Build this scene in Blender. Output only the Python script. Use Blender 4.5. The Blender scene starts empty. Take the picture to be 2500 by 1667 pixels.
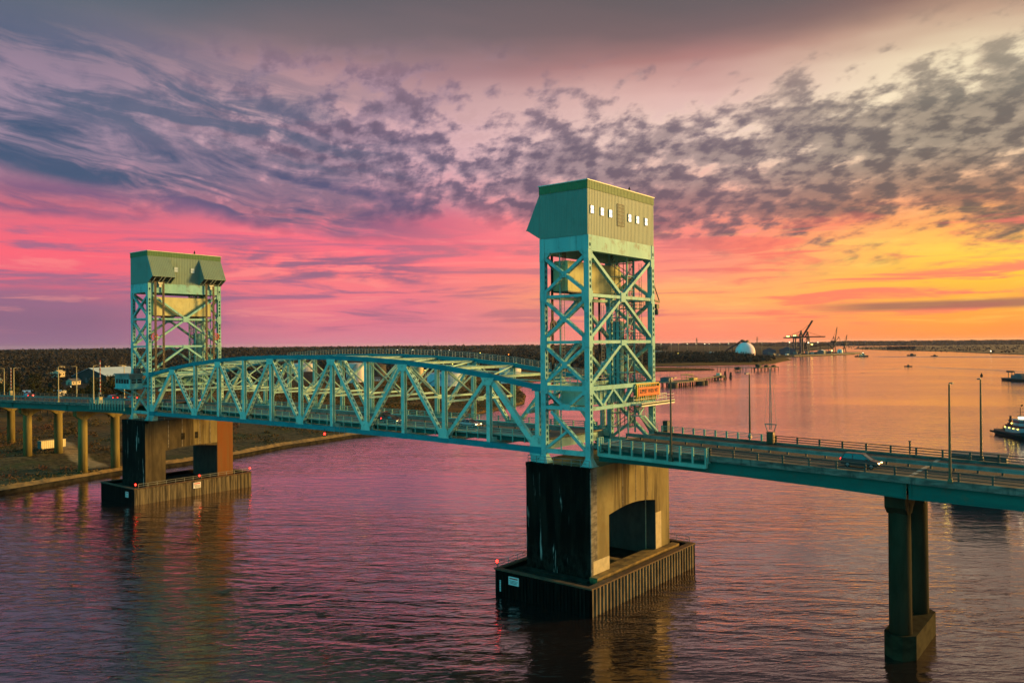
import bpy, bmesh, math, random
from mathutils import Vector, Matrix
random.seed(7)
scene = bpy.context.scene
COL = scene.collection
R = math.radians

# ------------------------------------------------------------------ camera
CAM = Vector((200.813, -102.916, 39.2375))
YAW, PITCH, ROLL = 0.6734, 0.0036, 0.0087
FW = Vector((-math.sin(YAW)*math.cos(PITCH), math.cos(YAW)*math.cos(PITCH), math.sin(PITCH)))
RT = Vector((math.cos(YAW), math.sin(YAW), 0))
UP = RT.cross(FW)
rc = RT*math.cos(ROLL) - UP*math.sin(ROLL)
uc = RT*math.sin(ROLL) + UP*math.cos(ROLL)
cam_d = bpy.data.cameras.new('camera')
cam = bpy.data.objects.new('camera', cam_d)
COL.objects.link(cam)
cam.matrix_world = Matrix(((rc.x, uc.x, -FW.x, CAM.x), (rc.y, uc.y, -FW.y, CAM.y), (rc.z, uc.z, -FW.z, CAM.z), (0, 0, 0, 1)))
cam_d.sensor_width = 36
cam_d.lens = 36*1945.47/2500
cam_d.clip_start = 1
cam_d.clip_end = 60000
scene.camera = cam
scene.view_settings.view_transform = 'Standard'
scene.view_settings.look = 'None'
scene.view_settings.exposure = 1.1
scene.view_settings.gamma = 1
scene.cycles.max_bounces = 6
scene.cycles.diffuse_bounces = 2
scene.cycles.glossy_bounces = 3
scene.cycles.sample_clamp_indirect = 4

# ------------------------------------------------------------------ sun: low, soft, warm, from the right beyond the frame
SUN_DIR = Vector((0.60, 0.80, 0.21)).normalized()
sd = bpy.data.lights.new('sun', 'SUN')
sd.energy = 3.9
sd.angle = R(14)
sd.color = (1.0, 0.56, 0.15)
so = bpy.data.objects.new('sun', sd)
COL.objects.link(so)
so.rotation_euler = (-SUN_DIR).to_track_quat('-Z', 'Y').to_euler()

# ------------------------------------------------------------------ node helpers
def lin(c):
    return tuple(((v/255)/12.92 if v/255 <= 0.04045 else ((v/255+0.055)/1.055)**2.4) for v in c)

class NT:
    """tiny expression builder over a node tree"""
    def __init__(s, tree): s.t = tree; s.n = tree.nodes; s.l = tree.links
    def put(s, sock, v):
        if isinstance(v, bpy.types.NodeSocket): s.l.new(v, sock)
        elif isinstance(v, (tuple, list)):
            v = tuple(v)
            if len(sock.default_value) == 4 and len(v) == 3: v = v+(1,)
            sock.default_value = v
        else: sock.default_value = v
    def m(s, op, a, b=0.0, c=0.0, clamp=False):
        n = s.n.new('ShaderNodeMath'); n.operation = op; n.use_clamp = clamp
        for i, v in enumerate((a, b, c)): s.put(n.inputs[i], v)
        return n.outputs[0]
    def add(s, a, b): return s.m('ADD', a, b)
    def sub(s, a, b): return s.m('SUBTRACT', a, b)
    def mul(s, a, b): return s.m('MULTIPLY', a, b)
    def div(s, a, b): return s.m('DIVIDE', a, b)
    def sm(s, v, a, b, lo=0.0, hi=1.0):
        n = s.n.new('ShaderNodeMapRange'); n.interpolation_type = 'SMOOTHSTEP'
        s.put(n.inputs[0], v); s.put(n.inputs[1], a); s.put(n.inputs[2], b); s.put(n.inputs[3], lo); s.put(n.inputs[4], hi)
        return n.outputs[0]
    def xyz(s, x, y, z):
        n = s.n.new('ShaderNodeCombineXYZ')
        for i, v in enumerate((x, y, z)): s.put(n.inputs[i], v)
        return n.outputs[0]
    def sep(s, v):
        n = s.n.new('ShaderNodeSeparateXYZ'); s.l.new(v, n.inputs[0]); return n.outputs
    def dot(s, v, c):
        n = s.n.new('ShaderNodeVectorMath'); n.operation = 'DOT_PRODUCT'
        s.put(n.inputs[0], v); s.put(n.inputs[1], c); return n.outputs['Value']
    def vmul(s, v, c):
        n = s.n.new('ShaderNodeVectorMath'); n.operation = 'MULTIPLY'
        s.put(n.inputs[0], v); s.put(n.inputs[1], c); return n.outputs[0]
    def noise(s, v, scale=1.0, detail=4.0, rough=0.5, dist=0.0, out=0):
        n = s.n.new('ShaderNodeTexNoise')
        s.put(n.inputs['Vector'], v); n.inputs['Scale'].default_value = scale
        n.inputs['Detail'].default_value = detail; n.inputs['Roughness'].default_value = rough
        n.inputs['Distortion'].default_value = dist
        return n.outputs[out]
    def ramp(s, f, stops, mode='LINEAR'):
        n = s.n.new('ShaderNodeValToRGB'); n.color_ramp.interpolation = mode
        e = n.color_ramp.elements
        while len(e) > 1: e.remove(e[-1])
        for i, (p, c) in enumerate(stops):
            el = e[0] if i == 0 else e.new(p)
            el.position = p
            el.color = (c if isinstance(c, (tuple, list)) else (c, c, c))[:3]+(1,) if not isinstance(c, (int, float)) else (c, c, c, 1)
        s.put(n.inputs[0], f); return n.outputs[0]
    def mix(s, f, a, b, mode='MIX'):
        n = s.n.new('ShaderNodeMix'); n.data_type = 'RGBA'; n.blend_type = mode
        s.put(n.inputs[0], f); s.put(n.inputs[6], a); s.put(n.inputs[7], b)
        return n.outputs[2]

# ------------------------------------------------------------------ world: dusk sky
world = bpy.data.worlds.new('World'); scene.world = world
world.use_nodes = True
try: world.cycles.sampling_method = 'MANUAL'; world.cycles.sample_map_resolution = 512
except Exception: pass
wt = world.node_tree; wt.nodes.clear()
W = NT(wt)
tc = wt.nodes.new('ShaderNodeTexCoord')
D = tc.outputs['Generated']
FH = Vector((FW.x, FW.y, 0)).normalized()
SKY_GAIN = 0.466          # the whole sunset sky, for the exposure above

lx, ly, lz = W.dot(D, tuple(RT)), W.dot(D, tuple(FH)), W.dot(D, (0, 0, 1))
az = W.mul(W.m('ARCTAN2', lx, ly), 180/math.pi)            # degrees, 0 = south over the river, + to the west
el = W.mul(W.m('ARCSINE', lz), 180/math.pi)
E = lambda d: (d+2.0)/92.0
elf = W.div(W.add(el, 2.0), 92.0)
# gentle warp so that the bands of colour are never ruler straight
wv = W.xyz(W.mul(az, 0.06), W.mul(el, 0.25), 0.0)
warp = W.sub(W.noise(wv, 1.0, 3.0, 0.55), 0.5)
elw = W.div(W.add(W.add(el, W.mul(warp, 3.0)), 2.0), 92.0)
def sky_ramp(stops):
    return W.ramp(elw, [(E(d), lin(c)) for d, c in stops])
HI = [(30, (84, 68, 72)), (38, (62, 54, 60)), (60, (52, 52, 60)), (90, (56, 60, 70))]
r_left = sky_ramp([(-1, (138, 100, 134)), (0.5, (142, 100, 134)), (2.0, (136, 94, 128)), (3.2, (150, 96, 130)), (4.4, (232, 96, 120)), (6.0, (250, 94, 114)), (7.4, (238, 96, 118)), (8.8, (204, 104, 124)), (10.5, (160, 114, 138)), (14, (160, 136, 158)), (17, (150, 126, 146)), (19.5, (112, 108, 122)), (22, (76, 96, 108)), (24, (62, 86, 96))] + [(34, (62, 72, 82)), (90, (56, 64, 78))])
r_cl = sky_ramp([(-1, (206, 122, 148)), (0.5, (214, 124, 146)), (1.8, (220, 114, 138)), (3.2, (236, 114, 132)), (4.7, (252, 118, 124)), (6.6, (255, 106, 124)), (8.6, (248, 108, 130)), (10, (214, 130, 150)), (13, (214, 164, 172)), (16, (200, 158, 160)), (18.8, (168, 128, 134)), (21, (126, 106, 110)), (24, (98, 92, 97))] + HI)
r_cr = sky_ramp([(-1, (250, 128, 108)), (0.8, (255, 138, 108)), (2.2, (255, 156, 106)), (3.4, (255, 168, 98)), (5, (255, 142, 116)), (7, (255, 130, 122)), (9, (246, 142, 132)), (11, (236, 170, 156)), (14, (234, 200, 190)), (17, (222, 178, 168)), (19.2, (178, 124, 118)), (21, (134, 102, 100)), (24, (106, 92, 90))] + HI)
r_right = sky_ramp([(-1, (246, 132, 58)), (0.6, (252, 142, 58)), (2, (255, 164, 56)), (4, (255, 194, 40)), (6, (255, 208, 62)), (7.6, (252, 172, 84)), (9.5, (244, 178, 128)), (12.5, (248, 212, 170)), (15.2, (255, 240, 200)), (17.8, (240, 218, 180)), (19.4, (196, 160, 132)), (21.2, (146, 106, 90)), (23, (112, 92, 78)), (24, (108, 90, 78))] + HI)
r_glow = sky_ramp([(-1, (255, 150, 40)), (2, (255, 190, 50)), (6, (255, 225, 110)), (12, (255, 240, 180)), (18, (240, 210, 150)), (26, (170, 140, 110)), (40, (110, 98, 92)), (90, (70, 70, 76))])
r_back = sky_ramp([(-1, (16, 140, 172)), (4, (16, 192, 214)), (12, (18, 238, 250)), (25, (18, 224, 240)), (45, (24, 160, 178)), (90, (48, 78, 92))])
c = W.mix(W.sm(az, -30, -12), r_left, r_cl)
c = W.mix(W.sm(az, -9, 12), c, r_cr)
c = W.mix(W.sm(az, 12, 31), c, r_right)
c = W.mix(W.sm(az, 36, 58), c, r_glow)
back = W.m('MAXIMUM', W.sm(az, 85, 125), W.sm(az, -36, -58))
r_warm = sky_ramp([(-1, (170, 130, 70)), (6, (190, 160, 90)), (15, (180, 162, 110)), (30, (140, 130, 104)), (60, (84, 84, 84)), (90, (56, 66, 80))])
bk = W.mix(W.m('MAXIMUM', W.sm(az, 112, 178), W.sm(az, 0, -1)), r_warm, W.vmul(r_back, (1.5, 1.5, 1.5)))
c = W.mix(back, c, bk)

# --- clouds on a flat layer high above the river, seen in true perspective
inv = W.div(1.0, W.add(W.m('MAXIMUM', lz, 0.0), 0.34))
px_, py_ = W.mul(lx, inv), W.mul(ly, inv)
P = W.xyz(W.add(px_, W.mul(py_, 0.25)), W.mul(py_, 0.80), 0.0)
# cloud colour by direction
cc = W.mix(W.sm(az, -34, -12), lin((70, 84, 122)), lin((112, 96, 126)))
cc = W.mix(W.sm(az, -8, 14), cc, lin((124, 100, 114)))
cc = W.mix(W.sm(az, 12, 30), cc, lin((106, 90, 84)))
# 1 altocumulus field
n1 = W.noise(P, 4.6, 3.0, 0.5, 0.05)
n2 = W.noise(P, 17.0, 6.0, 0.56, 0.05)
nc = W.noise(P, 1.5, 2.0, 0.5)
f = W.add(W.add(W.mul(n1, 0.38), W.mul(n2, 0.66)), W.mul(nc, 0.42))
f = W.sub(f, 0.73)
lowb = W.m('ADD', 8.9, W.mul(W.sm(az, 2, 22), -3.0))
ew = W.add(el, W.mul(W.sub(n1, 0.5), 5.0))
env = W.mul(W.sm(W.sub(ew, lowb), -1.6, 1.2), W.sm(ew, 21.5, 18.0))
env = W.mul(env, W.sm(az, -28, -14, 0.22, 1.0))
band = W.mul(W.sm(el, 7, 9.5), W.sm(el, 18.5, 12.0))
thick = W.add(W.mul(band, 0.125), -0.022)
thick = W.add(thick, W.mul(W.sm(az, -8, 4), W.mul(W.sm(az, 14, 6), -0.02)))
ft = W.add(f, thick)
a1 = W.mul(W.mul(W.sm(ft, -0.065, 0.06), env), W.sm(el, 21.0, 13.5, 0.55, 1.0))
lit = W.mix(W.sm(az, -10, 26), lin((232, 184, 190)), lin((255, 226, 186)))
lit = W.mix(W.sm(el, 12.5, 8), lit, W.mix(W.sm(az, 0, 26), lin((255, 132, 130)), lin((255, 150, 80))))
rim = W.mul(W.mul(W.sm(ft, -0.13, -0.03), W.sm(ft, 0.06, -0.02)), env)
c = W.mix(W.mul(W.mul(rim, 0.42), W.sm(el, 17.5, 14.5)), c, lit)
# the same clouds sampled a little towards the light give each cell a bright and a dark side
P2 = W.xyz(W.add(W.add(px_, W.mul(py_, 0.25)), 0.013), W.add(W.mul(py_, 0.80), -0.016), 0.0)
m2 = W.noise(P2, 17.0, 6.0, 0.56, 0.05)
side = W.sm(W.sub(n2, m2), -0.10, 0.12)
dens = W.sm(ft, -0.02, 0.16)
ccd = W.mix(W.mul(dens, 0.75), W.mix(0.16, cc, lit), W.vmul(cc, (0.58, 0.60, 0.68)))
ccd = W.mix(side, W.mix(0.20, ccd, lit), W.vmul(ccd, (0.74, 0.75, 0.80)))
c = W.mix(W.mul(a1, 0.93), c, ccd)
# 2 stratus streaks on the left, falling gently to the right
sl = W.add(W.add(el, W.mul(az, 0.155)), W.mul(W.sub(n1, 0.5), 1.6))
ss = W.xyz(W.mul(az, 0.10), W.mul(sl, 0.55), 3.7)
s1 = W.noise(ss, 1.0, 7.0, 0.62, 0.6)
senv = W.mul(W.mul(W.sm(az, 1, -15), W.sm(sl, 5.4, 6.4)), W.sm(sl, 11.0, 8.8))
senv2 = W.mul(W.mul(W.sm(az, 0, -20), W.sm(sl, 9.0, 10.4)), W.sm(sl, 17.5, 12.5))
s2 = W.mul(senv, W.sm(W.add(s1, W.mul(W.sub(n2, 0.5), 0.2)), 0.30, 0.50))
c = W.mix(W.mul(s2, 0.94), c, W.mix(W.sm(s1, 0.36, 0.58), W.mix(0.30, cc, lit), W.mix(W.sm(az, -30, -6), lin((54, 78, 110)), lin((90, 80, 116)))))
c = W.mix(W.mul(W.mul(senv2, W.sm(W.add(s1, W.mul(W.sub(n2, 0.5), 0.2)), 0.38, 0.58)), 0.85), c, W.mix(0.7, cc, lin((72, 92, 116))))
# 2b the lower left mauve bank
b1 = W.mul(W.mul(W.sm(az, -10, -26), W.sm(W.add(el, W.mul(W.sub(n1, 0.5), 3.0)), 8.0, 9.0)), W.sm(el, 10.8, 9.6))
c = W.mix(W.mul(W.mul(b1, W.sm(s1, 0.36, 0.58)), 0.8), c, lin((112, 82, 122)))
# 3 thin banks lying along the horizon
hb = W.noise(W.xyz(W.mul(az, 0.10), W.mul(el, 1.05), 9.1), 1.0, 7.0, 0.62, 0.5)
henv = W.mul(W.sm(el, 0.6, 1.8), W.sm(el, 9.5, 6.2))
hcol = W.mix(W.sm(az, -14, 4), lin((150, 96, 132)), lin((196, 112, 122)))
hcol = W.mix(W.sm(az, 4, 20), hcol, lin((250, 112, 92)))
c = W.mix(W.mul(W.mul(henv, W.sm(hb, 0.47, 0.62)), 0.85), c, hcol)
c = W.mix(W.mul(W.mul(henv, W.sm(hb, 0.45, 0.34)), 0.35), c, W.mix(W.sm(az, 0, 22), lin((255, 150, 140)), lin((255, 214, 90))))
g1 = W.mul(W.mul(W.sm(az, -22, -18), W.sm(az, -3.0, -8)), W.mul(W.sm(W.add(el, W.mul(az, 0.05)), 3.6, 4.3), W.sm(W.add(el, W.mul(az, 0.075)), 5.9, 5.0)))
c = W.mix(W.mul(W.mul(g1, W.sm(W.add(hb, W.mul(W.sub(n2, 0.5), 0.3)), 0.36, 0.54)), 0.85), c, lin((142, 94, 126)))
g2 = W.mul(W.mul(W.sm(az, 19, 25), W.sm(el, 1.85, 2.15)), W.sm(W.sub(el, W.mul(W.sub(az, 20), 0.010)), 2.6, 2.3))
c = W.mix(W.mul(W.mul(g2, W.sm(hb, 0.25, 0.45)), 0.85), c, lin((150, 90, 84)))
# 4 the smooth grey deck overhead, its soft edge mottled
dk = W.noise(W.xyz(W.mul(px_, 1.1), W.mul(py_, 2.6), 1.3), 1.0, 5.0, 0.55, 0.5)
dmask = W.mul(W.sm(W.add(W.sub(el, W.mul(W.sm(az, 5, 30), 0.4)), W.mul(W.sub(dk, 0.5), 6.0)), 19.0, 24.0), W.sub(1.0, back))
deck = W.mix(W.sm(dk, 0.3, 0.7), W.mix(W.sm(az, -30, 5), lin((88, 96, 110)), lin((138, 104, 104))), W.mix(W.sm(az, -30, 5), lin((68, 90, 100)), lin((94, 86, 88))))
c = W.mix(W.mul(dmask, 0.6), c, deck)

sky_t = wt.nodes.new('ShaderNodeTexSky'); sky_t.sky_type = 'NISHITA'; sky_t.sun_disc = False
sky_t.sun_elevation = math.asin(SUN_DIR.z); sky_t.sun_rotation = math.atan2(SUN_DIR.x, SUN_DIR.y)
bg0 = wt.nodes.new('ShaderNodeBackground'); wt.links.new(sky_t.outputs[0], bg0.inputs[0]); bg0.inputs[1].default_value = 0.004
bg1 = wt.nodes.new('ShaderNodeBackground'); wt.links.new(c, bg1.inputs[0]); bg1.inputs[1].default_value = SKY_GAIN
ad = wt.nodes.new('ShaderNodeAddShader'); wt.links.new(bg0.outputs[0], ad.inputs[0]); wt.links.new(bg1.outputs[0], ad.inputs[1])
wo = wt.nodes.new('ShaderNodeOutputWorld'); wt.links.new(ad.outputs[0], wo.inputs[0])

# ================================================================== materials
def new_mat(name):
    m = bpy.data.materials.new(name); m.use_nodes = True
    t = m.node_tree; b = t.nodes['Principled BSDF']
    return m, NT(t), b
def geo_pos(N):
    return N.n.new('ShaderNodeNewGeometry').outputs['Position']
def obj_pos(N):
    return N.n.new('ShaderNodeTexCoord').outputs['Object']
def pmat(name, c1, c2=None, sc=(1, 1, 1), rough=0.6, metal=0.0, lo=0.35, hi=0.68, detail=5, streak=None, bump=0.0, spec=0.3, coords='pos', grime=None):
    """two tone procedural surface; streak=(colour, amount, scale xy, scale z, lo, hi) adds vertical stains; grime=(colour, amount, scale)"""
    m, N, b = new_mat(name)
    p = geo_pos(N) if coords == 'pos' else obj_pos(N)
    col = c1
    n = N.noise(N.vmul(p, sc), 1.0, detail, 0.6)
    if c2 is not None:
        col = N.mix(N.sm(n, lo, hi), tuple(c1)+(1,), tuple(c2)+(1,))
    if streak:
        sc_, am, sxy, sz, a, e = streak
        s = N.noise(N.vmul(p, (sxy, sxy, sz)), 1.0, 6, 0.65, 0.2)
        col = N.mix(N.mul(N.sm(s, a, e), am), col if not isinstance(col, tuple) else tuple(col)+(1,), tuple(sc_)+(1,))
    if grime:
        gc, am, gs = grime
        s = N.noise(p, gs, 7, 0.7)
        col = N.mix(N.mul(N.sm(s, 0.5, 0.72), am), col if not isinstance(col, tuple) else tuple(col)+(1,), tuple(gc)+(1,))
    N.put(b.inputs['Base Color'], col if not isinstance(col, tuple) else tuple(col)+(1,))
    b.inputs['Roughness'].default_value = rough; b.inputs['Metallic'].default_value = metal
    b.inputs['Specular IOR Level'].default_value = spec
    if bump:
        bn = N.n.new('ShaderNodeBump'); bn.inputs['Strength'].default_value = bump; bn.inputs['Distance'].default_value = 0.1
        N.l.new(n, bn.inputs['Height']); N.l.new(bn.outputs[0], b.inputs['Normal'])
    return m
def emat(name, c, strength, base=(0.1, 0.1, 0.1)):
    m, N, b = new_mat(name)
    b.inputs['Base Color'].default_value = tuple(base)+(1,)
    b.inputs['Emission Color'].default_value = tuple(c)+(1,)
    b.inputs['Emission Strength'].default_value = strength
    b.inputs['Roughness'].default_value = 0.4
    return m

M = {}
RUST = (0.10, 0.035, 0.010)
GRM = (0.035, 0.045, 0.035)
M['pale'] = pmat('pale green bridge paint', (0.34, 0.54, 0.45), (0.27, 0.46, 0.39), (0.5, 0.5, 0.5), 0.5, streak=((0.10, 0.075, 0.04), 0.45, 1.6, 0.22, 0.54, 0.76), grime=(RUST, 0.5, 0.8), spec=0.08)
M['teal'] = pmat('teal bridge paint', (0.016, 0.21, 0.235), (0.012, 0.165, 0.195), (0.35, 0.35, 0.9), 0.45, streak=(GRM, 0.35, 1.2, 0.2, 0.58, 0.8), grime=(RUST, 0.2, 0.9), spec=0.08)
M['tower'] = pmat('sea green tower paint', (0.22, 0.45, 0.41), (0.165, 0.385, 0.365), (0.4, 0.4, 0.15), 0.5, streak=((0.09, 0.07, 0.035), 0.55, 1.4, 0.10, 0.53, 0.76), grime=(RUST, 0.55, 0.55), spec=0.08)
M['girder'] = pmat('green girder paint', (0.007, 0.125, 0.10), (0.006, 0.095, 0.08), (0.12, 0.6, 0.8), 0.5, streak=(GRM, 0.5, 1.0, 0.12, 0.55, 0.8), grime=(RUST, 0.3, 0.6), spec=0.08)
M['siding'] = pmat('corrugated green siding', (0.155, 0.235, 0.19), (0.14, 0.21, 0.172), (0.25, 0.25, 0.1), 0.45, streak=(GRM, 0.22, 0.9, 0.07, 0.54, 0.8), grime=((0.10, 0.09, 0.05), 0.25, 0.3), spec=0.08)
M['fascia'] = pmat('dark green fascia paint', (0.085, 0.17, 0.075), (0.07, 0.145, 0.065), (1, 1, 1), 0.5, spec=0.08)
M['cream'] = pmat('pale sheet metal trim', (0.50, 0.52, 0.40), (0.42, 0.45, 0.36), (1, 1, 1), 0.5)
M['cwt'] = pmat('weathered counterweight paint', (0.44, 0.44, 0.22), (0.36, 0.37, 0.20), (0.4, 0.4, 0.12), 0.7, streak=((0.10, 0.11, 0.05), 0.7, 1.1, 0.10, 0.52, 0.75), grime=(RUST, 0.3, 0.5), spec=0.08)
M['dark'] = pmat('dark grey steel', (0.035, 0.04, 0.04), (0.02, 0.022, 0.022), (1, 1, 1), 0.6)
M['rope'] = pmat('greased wire rope', (0.012, 0.011, 0.010), (0.02, 0.018, 0.016), (4, 4, 0.2), 0.5)
M['rail'] = pmat('weathered galvanised rail', (0.20, 0.22, 0.19), (0.11, 0.12, 0.10), (0.6, 0.6, 0.6), 0.5, streak=(RUST, 0.3, 2.0, 0.6, 0.6, 0.8))
M['railgreen'] = pmat('green painted railing', (0.16, 0.34, 0.27), (0.11, 0.26, 0.21), (0.5, 0.5, 0.5), 0.5, streak=(RUST, 0.25, 2.0, 0.6, 0.6, 0.8))
M['raildark'] = pmat('brown weathered railing', (0.075, 0.062, 0.045), (0.045, 0.036, 0.028), (0.6, 0.6, 0.6), 0.6)
M['asphalt'] = pmat('worn asphalt', (0.06, 0.052, 0.048), (0.038, 0.033, 0.031), (0.12, 1.1, 1), 0.85, streak=((0.035, 0.035, 0.035), 0.5, 0.4, 0.4, 0.5, 0.7))
M['grate'] = pmat('steel grid deck', (0.12, 0.125, 0.11), (0.07, 0.075, 0.068), (0.1, 1.6, 1), 0.6, metal=0.3)
M['kerb'] = pmat('stained concrete kerb', (0.17, 0.155, 0.12), (0.06, 0.055, 0.045), (0.5, 0.5, 2.0), 0.85, streak=((0.015, 0.013, 0.01), 0.7, 1.0, 0.2, 0.5, 0.7))
M['paint'] = pmat('worn white road paint', (0.30, 0.28, 0.25), (0.12, 0.11, 0.10), (1.5, 1.5, 1), 0.7, lo=0.45, hi=0.65)
M['conc'] = pmat('golden weathered concrete', (0.195, 0.165, 0.07), (0.125, 0.10, 0.042), (0.35, 0.35, 0.12), 0.9, streak=((0.035, 0.024, 0.008), 0.92, 0.55, 0.025, 0.48, 0.62), bump=0.15, grime=((0.12, 0.075, 0.02), 0.45, 0.35))
M['concrust'] = pmat('rust stained concrete', (0.155, 0.05, 0.009), (0.12, 0.066, 0.02), (0.6, 0.6, 0.06), 0.9, streak=((0.10, 0.028, 0.006), 0.8, 0.8, 0.03, 0.5, 0.7))
M['conclight'] = pmat('pale patched concrete', (0.42, 0.36, 0.22), (0.33, 0.29, 0.18), (1, 1, 1), 0.9)
M['concshade'] = pmat('brown concrete in span shade', (0.075, 0.056, 0.025), (0.03, 0.023, 0.011), (0.35, 0.35, 0.12), 0.9, streak=((0.018, 0.013, 0.006), 0.85, 0.6, 0.03, 0.5, 0.68))  # the span's shade over the far pier, put into the concrete colour
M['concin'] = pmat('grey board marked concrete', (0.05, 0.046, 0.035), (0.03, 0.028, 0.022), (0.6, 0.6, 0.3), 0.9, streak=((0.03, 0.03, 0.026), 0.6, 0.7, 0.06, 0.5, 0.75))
def black_concrete():
    m, N, b = new_mat('stained shade-black concrete with lime streaks')
    p = geo_pos(N)
    base = N.mix(N.sm(N.noise(N.vmul(p, (0.8, 0.8, 0.12)), 1.0, 5, 0.6), 0.42, 0.72), (0.0025, 0.002, 0.0015, 1), (0.012, 0.010, 0.007, 1))  # algae stain, its black deepened to hold this side's shade
    zz = N.sep(p)[2]
    base = N.mix(N.mul(N.sm(zz, 10, 4.2), N.sm(N.noise(N.vmul(p, (1.2, 1.2, 0.6)), 1.0, 6, 0.7), 0.4, 0.6, 0, 0.6)), base, (0.026, 0.024, 0.018, 1))
    s = N.noise(N.vmul(p, (1.15, 1.15, 0.09)), 1.0, 4, 0.62, 0.35)
    s2 = N.noise(N.vmul(p, (0.55, 0.55, 0.16)), 1.0, 3, 0.5)
    k = N.mul(N.sm(s, 0.60, 0.68), N.sm(s2, 0.46, 0.58))
    col = N.mix(N.mul(k, 0.9), base, (0.42, 0.40, 0.35, 1))
    N.put(b.inputs['Base Color'], col); b.inputs['Roughness'].default_value = 0.75
    b.inputs['Specular IOR Level'].default_value = 0.04
    return m
M['concblack'] = black_concrete()
M['sheet'] = pmat('rusty steel sheet piles', (0.15, 0.115, 0.065), (0.06, 0.043, 0.025), (0.8, 0.8, 0.3), 0.8, streak=((0.03, 0.022, 0.014), 0.6, 1.2, 0.3, 0.5, 0.7))
M['plank'] = pmat('stained fender planks', (0.135, 0.11, 0.062), (0.022, 0.018, 0.011), (1.6, 1.6, 0.10), 0.85, lo=0.4, hi=0.64, streak=((0.012, 0.010, 0.008), 0.75, 0.9, 0.12, 0.5, 0.7))
M['plankdark'] = pmat('shade-dark fender planks', (0.0022, 0.002, 0.0016), (0.012, 0.010, 0.008), (1.8, 1.8, 0.12), 0.8, lo=0.45, hi=0.75, spec=0.05)  # planks blackened in the colour to carry the walls' shade
M['cap'] = pmat('rusty fender cap', (0.045, 0.028, 0.016), (0.09, 0.05, 0.025), (1, 1, 1), 0.8)
M['slab'] = pmat('black moss and shade tone', (0.010, 0.010, 0.008), (0.03, 0.027, 0.02), (0.6, 0.6, 0.6), 0.9, spec=0.05)
M['ledge'] = pmat('ochre stained ledge', (0.23, 0.155, 0.05), (0.07, 0.05, 0.022), (0.5, 0.5, 0.8), 0.9)
M['column'] = pmat('mossy shade-dark column concrete', (0.040, 0.036, 0.020), (0.020, 0.018, 0.010), (0.5, 0.5, 0.1), 0.9, streak=((0.03, 0.027, 0.016), 0.8, 0.9, 0.06, 0.5, 0.7), spec=0.05)  # moss tone, darkened again so the colour carries the columns' shade
M['columngold'] = pmat('golden round concrete column', (0.19, 0.155, 0.055), (0.125, 0.10, 0.038), (0.5, 0.5, 0.1), 0.9, streak=((0.06, 0.045, 0.016), 0.7, 0.9, 0.05, 0.52, 0.72), spec=0.05)
M['white'] = pmat('white paint', (0.72, 0.72, 0.70), (0.55, 0.55, 0.52), (0.4, 0.4, 0.1), 0.5, streak=((0.25, 0.14, 0.07), 0.5, 0.5, 0.06, 0.6, 0.8))
M['domewhite'] = pmat('white dome coating', (0.85, 0.66, 0.64), (0.75, 0.58, 0.56), (0.05, 0.05, 0.05), 0.7, spec=0.1)
M['footing'] = pmat('dark mossy footing', (0.030, 0.027, 0.014), (0.012, 0.011, 0.006), (0.5, 0.5, 0.8), 0.9, spec=0.05)
M['tank'] = pmat('white rust streaked tank paint', (0.62, 0.58, 0.54), (0.48, 0.45, 0.42), (0.12, 0.12, 0.05), 0.5, streak=((0.26, 0.13, 0.06), 0.75, 0.35, 0.03, 0.52, 0.72))
M['tankblue'] = pmat('blue white tank paint', (0.42, 0.50, 0.56), (0.13, 0.26, 0.36), (0.05, 0.05, 0.12), 0.5, streak=((0.5, 0.3, 0.15), 0.4, 0.3, 0.03, 0.55, 0.75))
M['tankgold'] = pmat('cream tank paint', (0.55, 0.42, 0.22), (0.40, 0.30, 0.16), (0.2, 0.2, 0.05), 0.5)
M['tankdark'] = pmat('dark tank', (0.02, 0.018, 0.018), (0.035, 0.03, 0.028), (0.2, 0.2, 0.2), 0.7)
M['roofblue'] = pmat('pale blue metal roof', (0.40, 0.52, 0.62), (0.33, 0.44, 0.54), (0.05, 0.05, 0.05), 0.35)
M['roofgrey'] = pmat('grey metal roof', (0.10, 0.10, 0.11), (0.07, 0.07, 0.075), (0.08, 0.08, 0.08), 0.5)
M['wallgrey'] = pmat('drab building wall', (0.16, 0.15, 0.14), (0.10, 0.09, 0.085), (0.1, 0.1, 0.1), 0.8)
M['wallcream'] = pmat('cream building wall', (0.48, 0.42, 0.30), (0.36, 0.32, 0.23), (0.1, 0.1, 0.1), 0.8)
M['shednavy'] = pmat('dark navy shed cladding', (0.05, 0.05, 0.085), (0.035, 0.036, 0.06), (0.05, 0.05, 0.05), 0.6)
M['glassdark'] = pmat('dark window glass', (0.02, 0.028, 0.03), None, rough=0.06, spec=0.8)
M['crane'] = pmat('dark crane steel', (0.012, 0.009, 0.014), (0.008, 0.006, 0.01), (0.1, 0.1, 0.1), 0.6)
M['craneblue'] = pmat('blue crane legs', (0.012, 0.014, 0.04), (0.01, 0.012, 0.03), (0.1, 0.1, 0.1), 0.6)
M['cranered'] = pmat('dark red crane steel', (0.03, 0.008, 0.008), (0.02, 0.006, 0.006), (0.1, 0.1, 0.1), 0.6)
M['orange'] = pmat('orange sign panel', (0.62, 0.095, 0.003), (0.56, 0.085, 0.003), (0.6, 0.6, 0.6), 0.6)
M['yellow'] = pmat('yellow sign frame', (0.50, 0.34, 0.04), (0.4, 0.27, 0.03), (1, 1, 1), 0.6)
M['black'] = pmat('black lettering', (0.01, 0.01, 0.01), None, rough=0.7)
M['wheel'] = pmat('orange red sheave paint', (0.42, 0.07, 0.012), (0.25, 0.04, 0.01), (1, 1, 1), 0.6)
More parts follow.
